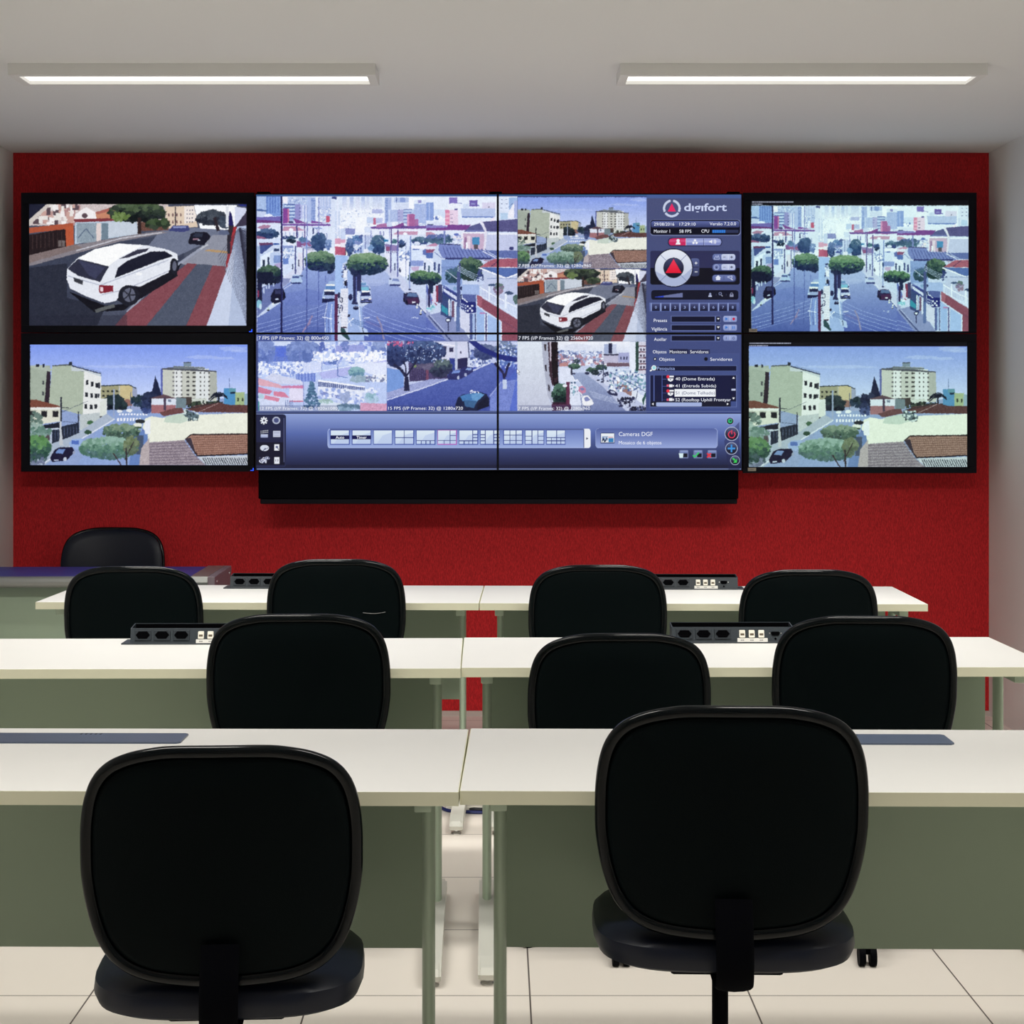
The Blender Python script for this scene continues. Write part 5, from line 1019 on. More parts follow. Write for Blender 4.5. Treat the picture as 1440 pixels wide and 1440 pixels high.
# ---------------------------------------------------------------- the picture of the video wall
GR = 1.7                       # colour points per picture pixel
def screen_mesh(cv, gx0, gy0, gx1, gy1, D, m, parent, name='screen'):
    """one flat lit panel: picture px rectangle at distance D, its colours sampled from the canvas"""
    nx = int(round((gx1 - gx0) * GR)) + 1; ny = int(round((gy1 - gy0) * GR)) + 1
    X = np.linspace(gx0, gx1, nx); Y = np.linspace(gy0, gy1, ny)
    a = lin(np.clip(cv.a, 0, 255))
    ix = np.clip(((X - cv.x0) * SS - .5), 0, cv.w - 1.001); iy = np.clip(((Y - cv.y0) * SS - .5), 0, cv.h - 1.001)
    i0 = ix.astype(int); fx = (ix - i0)[None, :, None]; j0 = iy.astype(int); fy = (iy - j0)[:, None, None]
    c = (a[j0][:, i0] * (1 - fx) + a[j0][:, i0 + 1] * fx) * (1 - fy) + (a[j0 + 1][:, i0] * (1 - fx) + a[j0 + 1][:, i0 + 1] * fx) * fy
    gx, gz = np.meshgrid((X - CX) * D / F, CAMZ - (Y - CY) * D / F)
    co = np.stack([gx, np.full_like(gx, D), gz], -1).reshape(-1, 3).astype(np.float32)
    idx = np.arange(nx * ny).reshape(ny, nx)
    q = np.stack([idx[1:, :-1], idx[1:, 1:], idx[:-1, 1:], idx[:-1, :-1]], -1).reshape(-1, 4)
    me = bpy.data.meshes.new(name)
    me.vertices.add(len(co)); me.vertices.foreach_set('co', co.ravel())
    me.loops.add(q.size); me.loops.foreach_set('vertex_index', q.ravel().astype(np.int32))
    me.polygons.add(len(q)); me.polygons.foreach_set('loop_start', np.arange(0, q.size, 4, dtype=np.int32))
    me.update(calc_edges=True)
    at = me.color_attributes.new('picture', 'FLOAT_COLOR', 'POINT')
    cc = np.ones((len(co), 4), np.float32); cc[:, :3] = c.reshape(-1, 3)
    at.data.foreach_set('color', cc.ravel())
    me.materials.append(m)
    o = bpy.data.objects.new(name, me); COL.objects.link(o); o.parent = parent
    return o

def screen_mat():
    m = bpy.data.materials.new('lit_screen'); m.use_nodes = True
    nt = m.node_tree; b = nt.nodes['Principled BSDF']
    at = nt.nodes.new('ShaderNodeAttribute'); at.attribute_name = 'picture'
    b.inputs['Base Color'].default_value = (0.004, 0.004, 0.006, 1)
    b.inputs['Roughness'].default_value = 0.5; b.inputs['Specular IOR Level'].default_value = 0.15
    b.inputs['Emission Strength'].default_value = 1.0
    nt.links.new(at.outputs['Color'], b.inputs['Emission Color'])
    return m
M['screen'] = screen_mat()
M['text_white'] = emis('screen_white', tuple(lin((236, 240, 252))))
M['text_dim'] = emis('screen_grey', tuple(lin((150, 168, 222))))
M['text_dark'] = emis('screen_dark', tuple(lin((70, 80, 120))))
M['text_logo'] = emis('screen_logo', tuple(lin((198, 208, 240))))

def text_into(bm, s, x, y, h, D, width=None, track=1.0, bold=0.0):
    """lettering as flat shapes: left edge x, baseline y, capital height h, all in picture px at distance D"""
    cu = bpy.data.curves.new('t', 'FONT'); cu.body = s; cu.space_character = track; cu.resolution_u = 3; cu.offset = bold
    o = bpy.data.objects.new('t', cu); COL.objects.link(o)
    bpy.context.view_layer.update()
    me = bpy.data.meshes.new_from_object(o.evaluated_get(bpy.context.evaluated_depsgraph_get()))
    n = len(me.vertices)
    if n:
        co = np.empty(n * 3, np.float32); me.vertices.foreach_get('co', co); co = co.reshape(-1, 3)
        k = h / 0.70
        kx = k if width is None else width / max(1e-6, co[:, 0].max() - co[:, 0].min())
        for v, c in zip(me.vertices, co):
            pxx, pyy = x + (c[0] - co[:, 0].min()) * kx, y - c[1] * k
            v.co = ((pxx - CX) * D / F, D, CAMZ - (pyy - CY) * D / F)
        bm.from_mesh(me)
    bpy.data.objects.remove(o); bpy.data.curves.remove(cu); bpy.data.meshes.remove(me)

X0, Y0, X1, Y1 = 360, 273.5, 1042.5, 660.5
SX, SY = 700.0, 469.0            # the seams of the 2 x 2 wall
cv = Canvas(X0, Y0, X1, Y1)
p = Pen(cv, seed=5)
p.rect(X0, Y0, X1, Y1, (58, 70, 132))
pic_street(Pen(cv, seed=11))
pic_bus(Pen(cv, seed=12)); pic_tree(Pen(cv, seed=13)); pic_park(Pen(cv, seed=14)); pic_car(Pen(cv, seed=15))
pic_roofs(Pen(cv, seed=16), 728, 277, 181.7, 100.3)
for k_, (xa_, ya_, xb_, yb_) in enumerate(((361, 276, 727.6, 479.2), (728.5, 277, 909.4, 377.4), (728.5, 378, 909.4, 479.2), (362, 480, 544, 578), (544, 480, 727.6, 578), (728, 480, 908.4, 578))): soften(cv, xa_, ya_, xb_, yb_, 5, k_, (.82, .84, .84, .9, .84, .84)[k_])
p = Pen(cv, seed=6)
p.line([(X0, 274.6), (X1, 274.6)], 2.4, (50, 92, 150)); p.line([(1042, Y0), (1042, Y1)], 1.4, (60, 84, 160))  # screen glow on the bezel rim, painted as edge lines
TILES = np.zeros(cv.a.shape[:2], bool)
for (xa_, ya_, xb_, yb_) in ((361, 276, 727.6, 479.2), (728.5, 277, 909.4, 479.2), (362, 480, 908.4, 578)):
    TILES[int((ya_ - Y0) * SS):int((yb_ - Y0) * SS), int((xa_ - X0) * SS):int((xb_ - X0) * SS)] = True
# ---- control panel at the right
p.rect(909.5, 276, 1042.5, 582, (72, 80, 128), c2=(56, 72, 140), n=3); p.rect(910, 274, 1042, 279, (66, 92, 160))
p.org(900, 260, 9)
for a0, a1 in ((-80, 25), (35, 145), (155, 260)):
    P = [(403 + 112*math.cos(math.radians(a)), 298 + 112*math.sin(math.radians(a))) for a in np.linspace(a0, a1, 16)] + [(403 + 84*math.cos(math.radians(a)), 298 + 84*math.sin(math.radians(a))) for a in np.linspace(a1, a0, 16)]
    p.poly(P, (200, 210, 240))
p.poly([(403, 235), (455, 338), (350, 338)], (238, 40, 100))
p.rrect(126, 440, 1276, 642, 46, (130, 142, 196)); p.rrect(128, 442, 1268, 634, 44, (14, 14, 40)); p.rrect(140, 458, 1258, 545, 30, (92, 106, 176), c2=(44, 52, 104)); p.rrect(136, 540, 1262, 630, 30, (12, 12, 32)); p.rect(136, 540, 1262, 575, (12, 12, 32))
p.rect(915, 568, 1245, 608, (44, 52, 92))
for k in range(6): p.rect(920 + k*28, 568, 940 + k*28, 608, (30, 120, 236))
p.rect(915, 568, 1080, 608, (40, 130, 240), al=.5)
p.rrect(350, 668, 1040, 778, 46, (36, 42, 84)); p.rrect(366, 678, 1028, 768, 40, (150, 162, 226), c2=(120, 134, 206)); p.rrect(366, 678, 470, 768, 40, (206, 40, 96)); p.rect(410, 678, 580, 768, (206, 40, 96)); p.rect(372, 692, 578, 722, (224, 90, 140), al=.6); p.rect(590, 700, 1015, 726, (176, 188, 236), al=.7); p.line([(583, 680), (583, 766)], 6, (210, 220, 245)); p.line([(808, 680), (808, 766)], 7, (60, 70, 130)); p.line([(815, 680), (815, 766)], 5, (200, 210, 240))
W_ = (244, 246, 254)
p.ell(482, 705, 20, 20, W_); p.poly([(450, 755), (460, 728), (482, 722), (506, 728), (514, 755)], W_)
for x, y in ((697, 702), (677, 734), (716, 734)): p.ell(x, y, 15, 15, W_)
p.poly([(876, 710), (895, 708), (915, 690), (915, 746), (895, 728), (876, 728)], W_)
for k in (1, 2, 3): p.line([(925 + k*10, 696 - k*2), (930 + k*11, 718), (925 + k*10, 742 + k*2)], 5, W_)
p.rrect(128, 832, 1264, 1262, 30, (46, 48, 92), c2=(20, 22, 50)); p.rect(128, 1050, 1264, 1240, (14, 14, 30)); p.rrect(128, 1200, 1264, 1262, 30, (14, 14, 30)); p.rect(128, 862, 1264, 1050, (44, 46, 92))
p.rrect(640, 930, 750, 1155, 30, (84, 98, 156), c2=(50, 56, 96)); p.rect(660, 1036, 744, 1046, (34, 38, 72)); 
for y in (990, 1102): p.rect(692, y - 4, 728, y + 4, W_)
p.rect(706, 972, 714, 1008, W_)
def disc(cx, cy, r, col, c2=None): p.poly([(cx + r*math.cos(a), cy + r*math.sin(a)) for a in np.linspace(0, 2*math.pi, 60)[:-1]], col, c2=c2)
disc(425, 1050, 248, (22, 24, 56)); disc(425, 1050, 234, (232, 238, 250), c2=(190, 200, 230)); p.poly([(660, 1050), (560, 1140), (425, 1180), (290, 1140), (192, 1090), (240, 1200), (340, 1272), (425, 1284), (540, 1256), (630, 1170)], (170, 184, 222)); 
for a in (45, 135, 225, 315):
    q = math.radians(a); p.line([(425 + 128*math.cos(q), 1050 + 128*math.sin(q)), (425 + 232*math.cos(q), 1050 + 232*math.sin(q))], 5, (110, 124, 176))
disc(425, 1050, 130, (40, 42, 70)); disc(425, 1050, 122, (64, 70, 116), c2=(8, 8, 22)); p.poly([(425, 940), (526, 1116), (322, 1116)], (246, 60, 90), c2=(230, 20, 50))
for j, y in enumerate((915, 1042, 1180)):
    p.rrect(912, y - 46, 1218, y + 50, 36, (44, 52, 100)); p.rrect(918, y - 40, 1208, y + 40, 34, (104, 120, 186), c2=(84, 98, 160))
    if j < 2:
        p.rrect(1028, y - 38, 1206, y + 38, 26, (200, 210, 242), c2=(176, 188, 232)); p.line([(1116, y - 36), (1116, y + 36)], 6, (226, 232, 252)); p.rect(1052, y - 3, 1084, y + 3, (40, 44, 90)); p.rect(1144, y - 4, 1176, y + 4, (30, 34, 80)); p.rect(1156, y - 16, 1164, y + 16, (30, 34, 80))
p.line([(936, 940), (960, 895), (975, 925), (990, 890), (1006, 940), (936, 940)], 7, (180, 192, 236)); p.ell(968, 1042, 36, 36, (150, 164, 216)); p.ell(968, 1042, 24, 24, (100, 114, 176)); p.ell(968, 1046, 9, 9, (40, 46, 90))
p.poly([(952, 1178), (988, 1142), (1024, 1178), (1014, 1178), (1014, 1204), (962, 1204), (962, 1178)], (226, 232, 250)); p.line([(1062, 1150), (1062, 1205)], 5, (60, 70, 120)); p.line([(1105, 1165), (1165, 1150), (1160, 1190), (1105, 1165)], 8, (190, 200, 240)); p.line([(1150, 1190), (1175, 1205)], 8, (226, 232, 250))
p.rrect(142, 1332, 1246, 1455, 34, (16, 18, 42)); p.poly([(190, 1418), (540, 1366), (540, 1422), (190, 1424)], (104, 114, 168)); p.poly([(190, 1418), (300, 1402), (300, 1424), (190, 1424)], (30, 60, 210)); p.ell(888, 1385, 14, 18, (150, 160, 205)); p.rect(868, 1398, 908, 1416, (190, 200, 235)); p.ell(1015, 1376, 20, 20, (120, 130, 180)); p.ell(1015, 1376, 12, 12, (16, 18, 42)); p.line([(1028, 1392), (1044, 1410)], 7, (200, 206, 236)); p.rect(1136, 1386, 1182, 1416, (140, 146, 180)); p.ell(1159, 1380, 16, 18, (120, 126, 165)); p.ell(1159, 1380, 8, 10, (16, 18, 42))
for x in (960, 1090): p.rect(x, 1380, x + 5, 1400, (60, 66, 110))
p.org(900, 420, 9)
p.rect(118, 50, 1256, 164, (90, 108, 178), c2=(70, 88, 158))
for k in range(9):
    x = 152 + k * 121.5; p.rect(x - 14, 56, x - 4, 158, (150, 168, 224)); p.rect(x, 62, x + 98, 154, (70, 78, 132), c2=(16, 18, 48)); p.rect(x, 62, x + 98, 66, (110, 122, 180))
for y0, y1 in ((224, 292), (334, 402), (470, 532)):
    p.rect(390, y0 - 6, 1020, y1 + 7, (96, 112, 178)); p.rect(398, y0, 944, y1, (14, 16, 46)); p.rect(964, y0, 1014, y1, (20, 24, 58)); p.poly([(974, y0 + 20), (1008, y0 + 20), (991, y0 + 42)], W_)
    p.rrect(1054, y0 - 6, 1228, y1 + 2, 22, (156, 172, 228), c2=(130, 148, 210)); p.line([(1140, y0), (1140, y1 - 4)], 5, (200, 210, 240))
for y in (256, 364): p.poly([(1080, y - 20), (1114, y), (1080, y + 20)], (30, 120, 230))
p.ell(1186, 257, 17, 17, (206, 20, 60)); p.rect(1168, 346, 1178, 382, (40, 120, 230)); p.rect(1190, 346, 1200, 382, (40, 120, 230)); p.rect(1088, 482, 1094, 516, (50, 60, 110)); p.ell(1184, 500, 14, 18, (60, 70, 120)); p.ell(1184, 500, 8, 12, (146, 162, 222))
p.rect(104, 700, 1256, 1400, (66, 84, 150), al=.5); p.rect(372, 636, 606, 700, (30, 34, 76)); p.rect(606, 640, 886, 700, (40, 46, 92)); p.line([(886, 698), (1256, 700)], 4, (90, 104, 170))
p.ell(190, 764, 22, 22, (20, 24, 54)); p.ell(190, 764, 9, 9, W_); p.ell(835, 764, 24, 24, (12, 12, 30)); p.rect(132, 844, 1226, 918, (90, 108, 176)); p.rect(136, 850, 1222, 914, (16, 20, 56)); p.ell(176, 876, 32, 32, (240, 246, 255)); p.ell(178, 874, 22, 22, (150, 226, 236)); p.line([(152, 900), (128, 916)], 16, (240, 244, 250))
p.rect(124, 966, 1226, 1372, (100, 118, 184)); p.rect(130, 972, 1218, 1366, (18, 22, 66)); p.rect(130, 1300, 1146, 1366, (20, 22, 48)); p.rect(1150, 1300, 1218, 1366, (60, 78, 146)); p.rrect(204, 1312, 784, 1362, 14, (160, 178, 232)); p.rect(1144, 972, 1218, 1300, (16, 20, 60))
p.rect(172, 972, 184, 1298, (80, 100, 180)); p.rect(276, 972, 284, 1298, (70, 90, 170)); p.rect(284, 1016, 340, 1020, (70, 90, 170)); p.rect(284, 1106, 340, 1110, (70, 90, 170)); p.rect(284, 1192, 340, 1196, (70, 90, 170)); p.rect(284, 1280, 340, 1284, (70, 90, 170))
for y in (1010, 1190): p.rect(344, y - 34, 426, y - 14, W_); p.poly([(350, y), (424, y), (416, y + 26), (386, y + 40), (356, y + 24)], W_); p.poly([(376, y + 20), (386, y + 4), (396, y + 20)], (30, 34, 90)); p.ell(354, y - 22, 20, 20, (240, 50, 70))
for y in (1102, 1278): p.rect(368, y - 18, 412, y + 18, W_); p.rect(340, y - 14, 366, y + 14, (230, 90, 120)); p.poly([(412, y), (428, y - 16), (428, y + 16)], W_)
p.rect(438, 1144, 956, 1240, (244, 248, 255)); p.poly([(1184, 988), (1202, 1014), (1166, 1014)], W_); p.rect(1158, 1142, 1208, 1162, (200, 210, 245)); p.poly([(1168, 1252), (1200, 1252), (1184, 1276)], W_); p.poly([(150, 1332), (170, 1318), (170, 1348)], W_); p.poly([(1122, 1332), (1098, 1318), (1098, 1348)], W_)
# ---- bottom bar
p.org(0, 0, 1)
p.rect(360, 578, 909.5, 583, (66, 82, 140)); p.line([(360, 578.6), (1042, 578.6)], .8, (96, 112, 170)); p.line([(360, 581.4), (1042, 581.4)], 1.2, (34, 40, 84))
p.rect(360, 582, 1042.5, 610, (140, 162, 226), c2=(82, 104, 182)); p.rect(360, 610, 1042.5, 656, (82, 104, 182), c2=(28, 32, 70)); p.rect(360, 654, 1042.5, 660.5, (28, 30, 62)); p.line([(361, 659.6), (1042, 659.6)], 1.5, (116, 134, 192))  # closing line paints the screen glow on the lower bezel rim
p.rrect(350, 582.6, 402.4, 657, 4, (40, 46, 84)); p.rrect(350, 582.6, 401, 656, 4, (30, 34, 72)); p.rect(360, 622, 400, 654, (20, 20, 44)); p.line([(399.3, 588), (399.3, 650)], .6, (96, 106, 160))
I_ = (232, 236, 246)
p.org(220, 460, 6)
for a in range(0, 360, 45): q = math.radians(a); p.line([(907, 789), (907 + 32*math.cos(q), 789 + 32*math.sin(q))], 12, I_)
p.ell(907, 789, 22, 22, I_); p.ell(908, 789, 9, 9, (26, 30, 66)); p.ell(1011, 787, 33, 31, (176, 186, 214)); p.ell(1011, 787, 22, 20, (70, 80, 136))
p.rect(880, 905, 940, 932, (196, 206, 236), c2=(150, 164, 214)); p.rect(878, 890, 942, 904, (40, 44, 80)); p.grid(878, 872, 944, 900, 6, 2, I_, .55, .4, slope=-.12); p.rect(984, 876, 1046, 928, (196, 204, 232)); 
for y in (888, 900, 912): p.line([(990, y), (1040, y)], 3, (80, 90, 150))
p.ell(912, 1020, 37, 26, (214, 222, 240)); p.line([(905, 1036), (944, 1018)], 5, (40, 44, 80)); p.line([(900, 1045), (920, 1020)], 6, (80, 90, 140)); p.rect(994, 990, 1036, 1042, I_); p.ell(1016, 1012, 10, 10, (90, 100, 150)); p.line([(1020, 1018), (1034, 1036)], 6, (40, 44, 84)); p.ell(898, 1130, 32, 18, (206, 212, 234)); p.ell(934, 1106, 22, 14, (160, 170, 204)); p.speck(872, 1100, 950, 1144, [(60, 66, 110), (226, 230, 245)], 26, 5, 12); p.rect(994, 1098, 1038, 1154, I_); p.rect(1004, 1118, 1010, 1134, (50, 56, 100)); p.line([(1018, 1120), (1028, 1120), (1022, 1134)], 4, (50, 56, 100))
p.org(450, 590, 7.2)
p.rrect(78, 92, 2740, 290, 24, (150, 170, 232), c2=(172, 190, 242)); p.rect(100, 92, 2670, 104, (76, 90, 150)); p.rrect(84, 104, 2700, 284, 18, (104, 128, 204), c2=(152, 174, 234)); p.rrect(2676, 92, 2738, 288, 26, (240, 244, 252)); p.rect(2676, 92, 2700, 288, (240, 244, 252)); p.rect(2668, 100, 2677, 284, (50, 66, 130)); p.poly([(2696, 180), (2718, 192), (2696, 204)], (30, 40, 90))
DK = (40, 60, 150); LT = (206, 224, 250)
def icon(x, cells, hl=False):
    p.rect(x - 6, 106, x + 190, 256, (190, 60, 190) if hl else (40, 66, 176)); p.rect(x, 112, x + 182, 246, (222, 238, 252), c2=(196, 216, 248)); p.poly([(x + 30, 246), (x + 90, 160), (x + 182, 130), (x + 182, 246)], (184, 204, 244), al=.7)
    for (xa, ya, xb, yb) in cells: p.line([(x + xa*182, 112 + ya*134), (x + xb*182, 112 + yb*134)], 8, DK)
for x in (110, 328):
    icon(x, []); p.rect(x - 4, 160, x + 188, 200, (18, 22, 86))
icon(545, []); icon(762, [(.5, 0, .5, 1), (0, .53, 1, .53)]); icon(978, [(0, .76, 1, .76), (.26, .76, .26, 1), (.52, .76, .52, 1), (.76, .76, .76, 1)])
icon(1196, [(.66, 0, .66, 1), (0, .74, 1, .74), (.66, .36, 1, .36), (.33, .74, .33, 1)], True)
icon(1412, [(.74, 0, .74, 1), (0, .77, 1, .77), (.74, .3, 1, .3), (.74, .53, 1, .53), (.26, .77, .26, 1), (.52, .77, .52, 1)])
icon(1628, [(.25, 0, .25, 1), (.72, 0, .72, 1), (0, .3, .25, .3), (0, .52, .25, .52), (0, .77, .25, .77), (.72, .3, 1, .3), (.72, .52, 1, .52), (.72, .77, 1, .77)])
p.rect(1800, 106, 1822, 256, (40, 66, 176)); p.rect(1800, 112, 1816, 246, LT); p.line([(1800, 152), (1816, 152)], 8, DK); p.line([(1800, 184), (1816, 184)], 8, DK); p.line([(1800, 216), (1816, 216)], 8, DK)
icon(1862, [(.34, 0, .34, 1), (.68, 0, .68, 1), (0, .35, 1, .35), (0, .74, 1, .74)]); icon(2080, [(.36, 0, .36, 1), (.7, 0, .7, 1), (0, .42, .36, .42), (.7, .42, 1, .42), (0, .74, .36, .74), (.7, .74, 1, .74)]); icon(2296, [(0, .52, 1, .52), (0, .77, 1, .77), (.55, 0, .55, .52), (.26, .52, .26, 1), (.55, .52, .55, 1), (.78, .52, .78, 1)])
p.org(820, 570, 6)
p.rrect(106, 194, 1134, 362, 26, (160, 178, 232)); p.rrect(108, 196, 1130, 360, 24, (80, 98, 172), c2=(148, 168, 230)); p.rrect(146, 232, 266, 322, 8, (40, 56, 120)); p.rect(152, 236, 262, 314, (236, 242, 250)); p.rect(160, 262, 210, 300, (120, 150, 200)); p.rect(212, 266, 252, 274, (200, 90, 110)); p.rect(214, 278, 256, 312, (40, 130, 200)); p.speck(160, 275, 210, 305, [(30, 40, 70), (220, 230, 245)], 14, 6, 16)
for x, c in ((808, 0), (928, 1), (1046, 2)):
    p.rrect(x + 4, 378, x + 80, 448, 8, (110, 124, 176)); p.rect(x + 12, 384, x + 74, 404, (140, 160, 216), c2=(90, 110, 176)); p.rect(x + 34, 406, x + 72, 440, (20, 22, 40))
    if c == 0: p.poly([(x, 406), (x + 38, 404), (x + 34, 442), (x + 6, 444)], (214, 240, 246))
    elif c == 1: p.line([(x, 420), (x + 12, 438), (x + 50, 396)], 12, (60, 200, 110))
    else: p.line([(x, 404), (x + 32, 440)], 12, (230, 50, 60)); p.line([(x + 32, 404), (x, 440)], 12, (230, 50, 60))
def orb(cx, cy, r): disc(cx, cy, r, (170, 182, 220)); disc(cx, cy, r * .9, (24, 24, 50)); disc(cx, cy - r*.1, r * .78, (84, 92, 140), c2=(14, 14, 34))
p.poly([(1280, 180), (1318, 140), (1320, 560), (1230, 560), (1190, 300)], (34, 38, 84), al=.45); orb(1240, 132, 32); orb(1254, 240, 60); orb(1252, 364, 52); orb(1282, 464, 40)
p.ell(1240, 132, 18, 18, (40, 190, 110)); p.ell(1244, 130, 8, 8, (30, 34, 60)); 
for a in range(-50, 231, 20): q = math.radians(a); q2 = math.radians(a + 20); p.line([(1254 + 28*math.cos(q), 246 + 28*math.sin(q)), (1254 + 28*math.cos(q2), 246 + 28*math.sin(q2))], 8, (236, 60, 90))
p.line([(1254, 210), (1254, 244)], 8, (236, 60, 90)); p.line([(1220, 364), (1284, 364)], 13, (50, 150, 240)); p.line([(1252, 332), (1252, 396)], 13, (50, 150, 240)); p.line([(1262, 446), (1282, 464)], 12, (60, 220, 90)); p.poly([(1298, 452), (1296, 484), (1266, 484)], (60, 220, 90))
g_ = cv.a.mean(2, keepdims=True); k_ = np.where(cv.a[:, :, 2:3] >= cv.a.max(2, keepdims=True), .84, .97)
cv.a = np.where(TILES[:, :, None], cv.a, (g_ + (cv.a - g_) * k_) * .97)
# caption shade on the tiles, mouse pointer
p.org(0, 0, 1)
for (x, y, w) in ((362, 479.2, 104), (729, 376.9, 103), (546, 577.9, 108), (729, 577.9, 102), (364, 577.9, 112)): p.rect(x, y - 8.2, x + w, y - .4, (40, 46, 90), al=.28)
p.org(700, 460, 6.26); p.poly([(166, 366), (166, 412), (178, 402), (186, 420), (193, 416), (185, 398), (200, 398)], (20, 20, 40)); p.poly([(169, 373), (169, 405), (179, 397), (187, 415), (190, 413), (182, 394), (193, 394)], (246, 248, 255))

TXT = [  # text, x, baseline, cap height, width, material
    ('d\u0131g\u0131fort', 962, 296.5, 10.5, 60, 'text_logo', .02),
    ('29/08/2016', 919.6, 317.3, 4.4, 28.6, 'text_white', 0), ('17:29:10', 955.6, 317.3, 4.4, 22.6, 'text_white', 0), ('Versão 7.2.0.0', 998, 316.8, 4.4, 37, 'text_white', 0),
    ('Monitor 1', 919.6, 327.3, 4.6, 22.6, 'text_white', 0), ('58 FPS', 955.3, 327.3, 4.4, 17, 'text_white', 0), ('CPU', 986.3, 327, 4.4, 10.8, 'text_white', 0),
    ('Presets', 919.4, 452.8, 4.6, 18.6, 'text_white', 0), ('Vigilância', 916.2, 464.8, 4.6, 22, 'text_white', 0), ('Auxiliar', 919.8, 479.3, 4.6, 17.6, 'text_white', 0),
    ('Objetos', 918, 496.8, 4.4, 19.2, 'text_white', 0), ('Monitores', 941.8, 496.8, 4.4, 24.2, 'text_white', 0), ('Servidores', 970.6, 496.8, 4.4, 25.6, 'text_white', 0),
    ('Objetos', 927, 507.3, 4.4, 21.8, 'text_white', 0), ('Servidores', 998.8, 507.3, 4.4, 30.8, 'text_white', 0), ('Pesquisa', 924, 520.2, 4.6, 25, 'text_dim', 0),
    ('40 (Dome Entrada)', 949.8, 534.8, 4.3, 55.2, 'text_white', 0), ('41 (Entrada Subida)', 949.8, 544.6, 4.3, 57.2, 'text_white', 0), ('51 (Dome Telhado)', 950, 554.6, 4.3, 55.2, 'text_dark', 0), ('52 (Rooftop Uphill Frontyar', 949.8, 564.2, 4.3, 78, 'text_white', 0),
    ('Cameras DGF', 870.2, 613.2, 5.8, 47.6, 'text_white', 0), ('Mosaico de 6 objetos', 870.2, 624.8, 4.8, 60, 'text_white', 0),
    ('Auto', 472, 617, 4, 12, 'text_white', .01), ('Timer', 501.2, 617, 4, 14.4, 'text_white', .01),
    ('7 FPS (I/P Frames: 32) @ 800x450', 363.6, 477.6, 4.8, 98.6, 'text_white', 0), ('7 FPS (I/P Frames: 32) @ 1280x960', 729.2, 375.6, 4.2, 102, 'text_white', 0),
    ('7 FPS (I/P Frames: 32) @ 2560x1920', 729.2, 477.6, 4.8, 104.6, 'text_white', 0), ('12 FPS (I/P Frames: 32) @ 1920x1080', 365.6, 576.2, 4.2, 109, 'text_white', 0),
    ('15 FPS (I/P Frames: 32) @ 1280x720', 546, 576.2, 4.4, 105, 'text_white', 0), ('7 FPS (I/P Frames: 32) @ 1280x960', 728.8, 576.4, 4.4, 101, 'text_white', 0)]
TXT += [(str(k), 921 + k * 13.5, 434, 3.9, 2.7 if k != 1 else 1.6, 'text_dim', 0) for k in range(9)]

# ---------------------------------------------------------------- video wall hardware
DM = 7.66
def wx(x, D=DM): return (x - CX) * D / F
def wz(y, D=DM): return CAMZ - (y - CY) * D / F
GROUP = 'video wall displays'
cells = [('upper left display of the video wall, street with clipped trees', 358.8, 272.2, SX, SY), ('upper right display of the video wall, white car picture and round menu dial', SX, 272.2, 1043.8, SY),
         ('lower left display of the video wall, bus picture above the icon bar', 358.8, SY, SX, 661.8), ('lower right display of the video wall, parking street picture beside a name list', SX, SY, 1043.8, 661.8)]
for (label, xa, ya, xb, yb) in cells:
    t = thing('video_wall_display', label, 'screen', (0, 0, 0), 0, GROUP)
    b = 1.5
    obj('casing', B(wx(xa) + .001, DM + .012, wz(yb) + .001, wx(xb) - .001, DM + .10, wz(ya) - .001, .002, 1), M['black'], t)
    bm = bmesh.new()
    e = [(wx(xa), wz(ya - .0), wx(xb), wz(ya + b)), (wx(xa), wz(yb - b), wx(xb), wz(yb)), (wx(xa), wz(yb - b), wx(xa + b), wz(ya + b)), (wx(xb - b), wz(yb - b), wx(xb), wz(ya + b))]
    for (a0, z0, a1, z1) in e: box(bm, a0, DM - .003, min(z0, z1), a1, DM + .012, max(z0, z1))
    obj('bezel', bm, M['thin_bezel'], t)
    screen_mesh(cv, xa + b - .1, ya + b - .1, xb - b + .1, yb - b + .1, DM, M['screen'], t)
    for mk in ('text_white', 'text_dim', 'text_dark', 'text_logo'):
        bm = bmesh.new(); n = 0
        for (s, x, y, h, w, m_, bold) in TXT:
            if m_ == mk and xa <= x < xb and ya <= y - 2 < yb: text_into(bm, s, x, y, h, DM - .0006, w, 1.0, bold); n += 1
        if n: obj('lettering', bm, M[mk], t)
        else: bm.free()
    if ya < 300:
        for xc in ((369, 697) if xa < 500 else (1033,)):
            obj('mounting_bracket', B(wx(xc - 9), DM + .03, wz(272.5), wx(xc + 9), DM + .09, wz(268.2), .002, 1), M['black'], t)
t = thing('video_wall_housing', 'black steel housing under and behind the central video wall', 'housing')
obj('rear_frame', B(wx(366), DM + .101, wz(661), wx(1036), WALL_Y, wz(278), .004, 1), M['black'], t)
obj('lower_cover', B(wx(363.3, 7.69), 7.69, wz(701.5, 7.69), wx(1038.5, 7.69), WALL_Y, wz(661.6, 7.69), .003, 1), M['black'], t)
obj('bottom_lip', B(wx(366, 7.70), 7.70, wz(708.8, 7.70), wx(1036.8, 7.70), WALL_Y, wz(701, 7.70), .003, 1), M['bezel'], t)

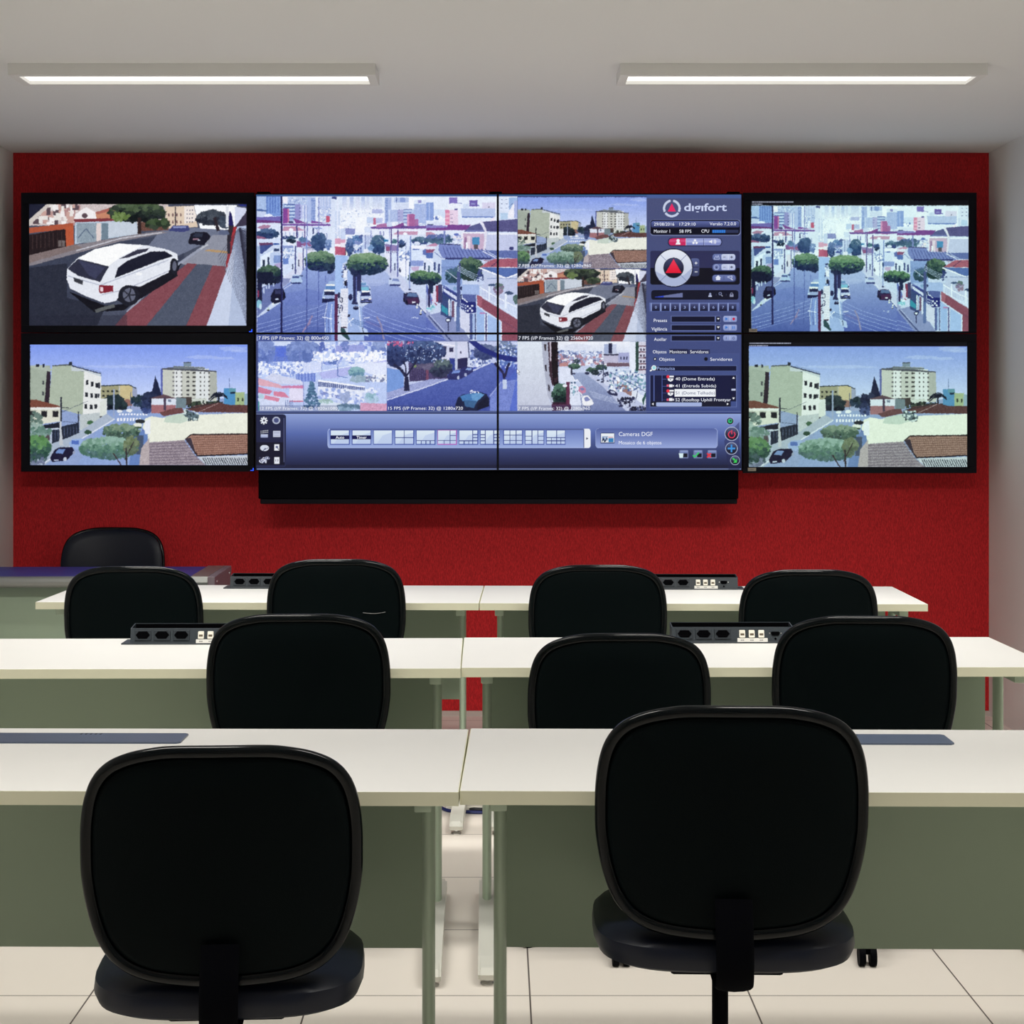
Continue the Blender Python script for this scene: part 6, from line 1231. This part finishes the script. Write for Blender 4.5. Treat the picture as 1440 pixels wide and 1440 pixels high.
# ---------------------------------------------------------------- side monitors
DS = 7.80
def side_monitor(label, ox0, oy0, ox1, oy1, ix0, iy0, ix1, iy1, painter, header=None, sticker=None, led=None):
    t = thing('wall_monitor', label, 'screen', (0, 0, 0), 0, 'side monitors on the red wall')
    w = lambda x: wx(x, DS); z = lambda y: wz(y, DS)
    obj('casing', B(w(ox0) + .004, DS + .014, z(oy1) + .004, w(ox1) - .004, DS + .085, z(oy0) - .004, .006, 2), M['black'], t)
    bm = bmesh.new()
    for (a0, b0, a1, b1) in ((ox0, oy0, ox1, iy0), (ox0, iy1, ox1, oy1), (ox0, iy0, ix0, iy1), (ix1, iy0, ox1, iy1)):
        box(bm, w(a0), DS - .006, z(b1), w(a1), DS + .014, z(b0), .001, 1)
    obj('bezel', bm, M['bezel'], t)
    c = Canvas(ix0, iy0, ix1, iy1); painter(c); soften(c, ix0, iy0 + (7 if sticker else 0), ix1, iy1, 4, 9, .78 if sticker else .95, (.95, 1.02, .98) if sticker else (1, 1, 1), .8)
    screen_mesh(c, ix0 - .1, iy0 - .1, ix1 + .1, iy1 + .1, DS, M['screen'], t)
    obj('wall_bracket', B(w((ox0 + ox1) / 2 - 45), DS + .085, z((oy0 + oy1) / 2 + 30), w((ox0 + ox1) / 2 + 45), WALL_Y, z((oy0 + oy1) / 2 - 30), .002, 1), M['black'], t)
    if sticker:
        x, y = sticker
        obj('asset_sticker', B(w(x), DS - .0068, z(y + 4.6), w(x + 11.5), DS - .0055, z(y)), M['sticker'], t)
        bm = bmesh.new(); box(bm, w(x + 3.2), DS - .0071, z(y + 2.7), w(x + 8.4), DS - .0066, z(y + 1.9)); obj('sticker_print', bm, M['ink'], t)
    if led:
        x, y = led
        bm = bmesh.new(); box(bm, w(x + 3.2), DS - .0075, z(y + 4), w(x + 4.4), DS - .0055, z(y)); box(bm, w(x), DS - .0075, z(y + 4), w(x + 3.2), DS - .0055, z(y + 2.9))
        obj('power_light', bm, M['led'], t)

def paint_c(c): pic_car(Pen(c, (306 / 181.0, 347 - 909 * 306 / 181.0, 170.5 / 101.8, 287.2 - 378 * 170.5 / 101.8), seed=15))
def paint_b_left(c): pic_roofs(Pen(c, seed=16), 42.3, 484.5, 306.2, 169.5)
def header(pn, x, y, ln1, ln2):
    for j, ln in enumerate((ln1, ln2)):
        xx = x
        while xx < x + ln:
            w_ = pn.r.uniform(.5, 1.5); pn.rect(xx, y + j * 3.2, xx + w_, y + 1.7 + j * 3.2, (150, 156, 176)); xx += w_ + pn.r.uniform(.15, .6)
def paint_a_right(c):
    pn = Pen(c, seed=21); pn.rect(1040, 270, 1400, 480, (10, 10, 16)); 
    q = Pen(c, (.862, 1056.2 - 361 * .862, 177 / 203.0, 289 - 276 * 177 / 203.0), seed=11); pic_street(q)
    header(pn, 1057.5, 283.2, 58, 15)
def paint_b_right(c):
    pn = Pen(c, seed=22); pn.rect(1040, 470, 1400, 670, (10, 10, 16)); pic_roofs(Pen(c, seed=16), 1052.8, 484.6, 307, 172)
    pn.rect(1040, 480, 1400, 487.2, (10, 10, 16)); header(pn, 1054, 482, 58, 26)
side_monitor('upper left side monitor, red and grey striped pavement beside a white wall', 30, 271, 357.6, 467.6, 41, 286.6, 347.2, 458, paint_c, led=(350.6, 463))
side_monitor('lower left side monitor, tall apartment block over brown tiled roofs', 30, 468.4, 357.6, 663.2, 42, 484.6, 348.2, 654, paint_b_left, led=(352.6, 658))
side_monitor('upper right side monitor, street with clipped trees and a black pole', 1044.8, 271, 1373, 468.6, 1055.6, 281.6, 1372 - 10, 466, paint_a_right, sticker=(1053.4, 461.6) and (1053, 462.4))
side_monitor('lower right side monitor, pale building and a round green street tree', 1044.8, 469.4, 1373, 665.4, 1052.6, 481, 1360, 656.6, paint_b_right, sticker=(1051.4, 657.8))
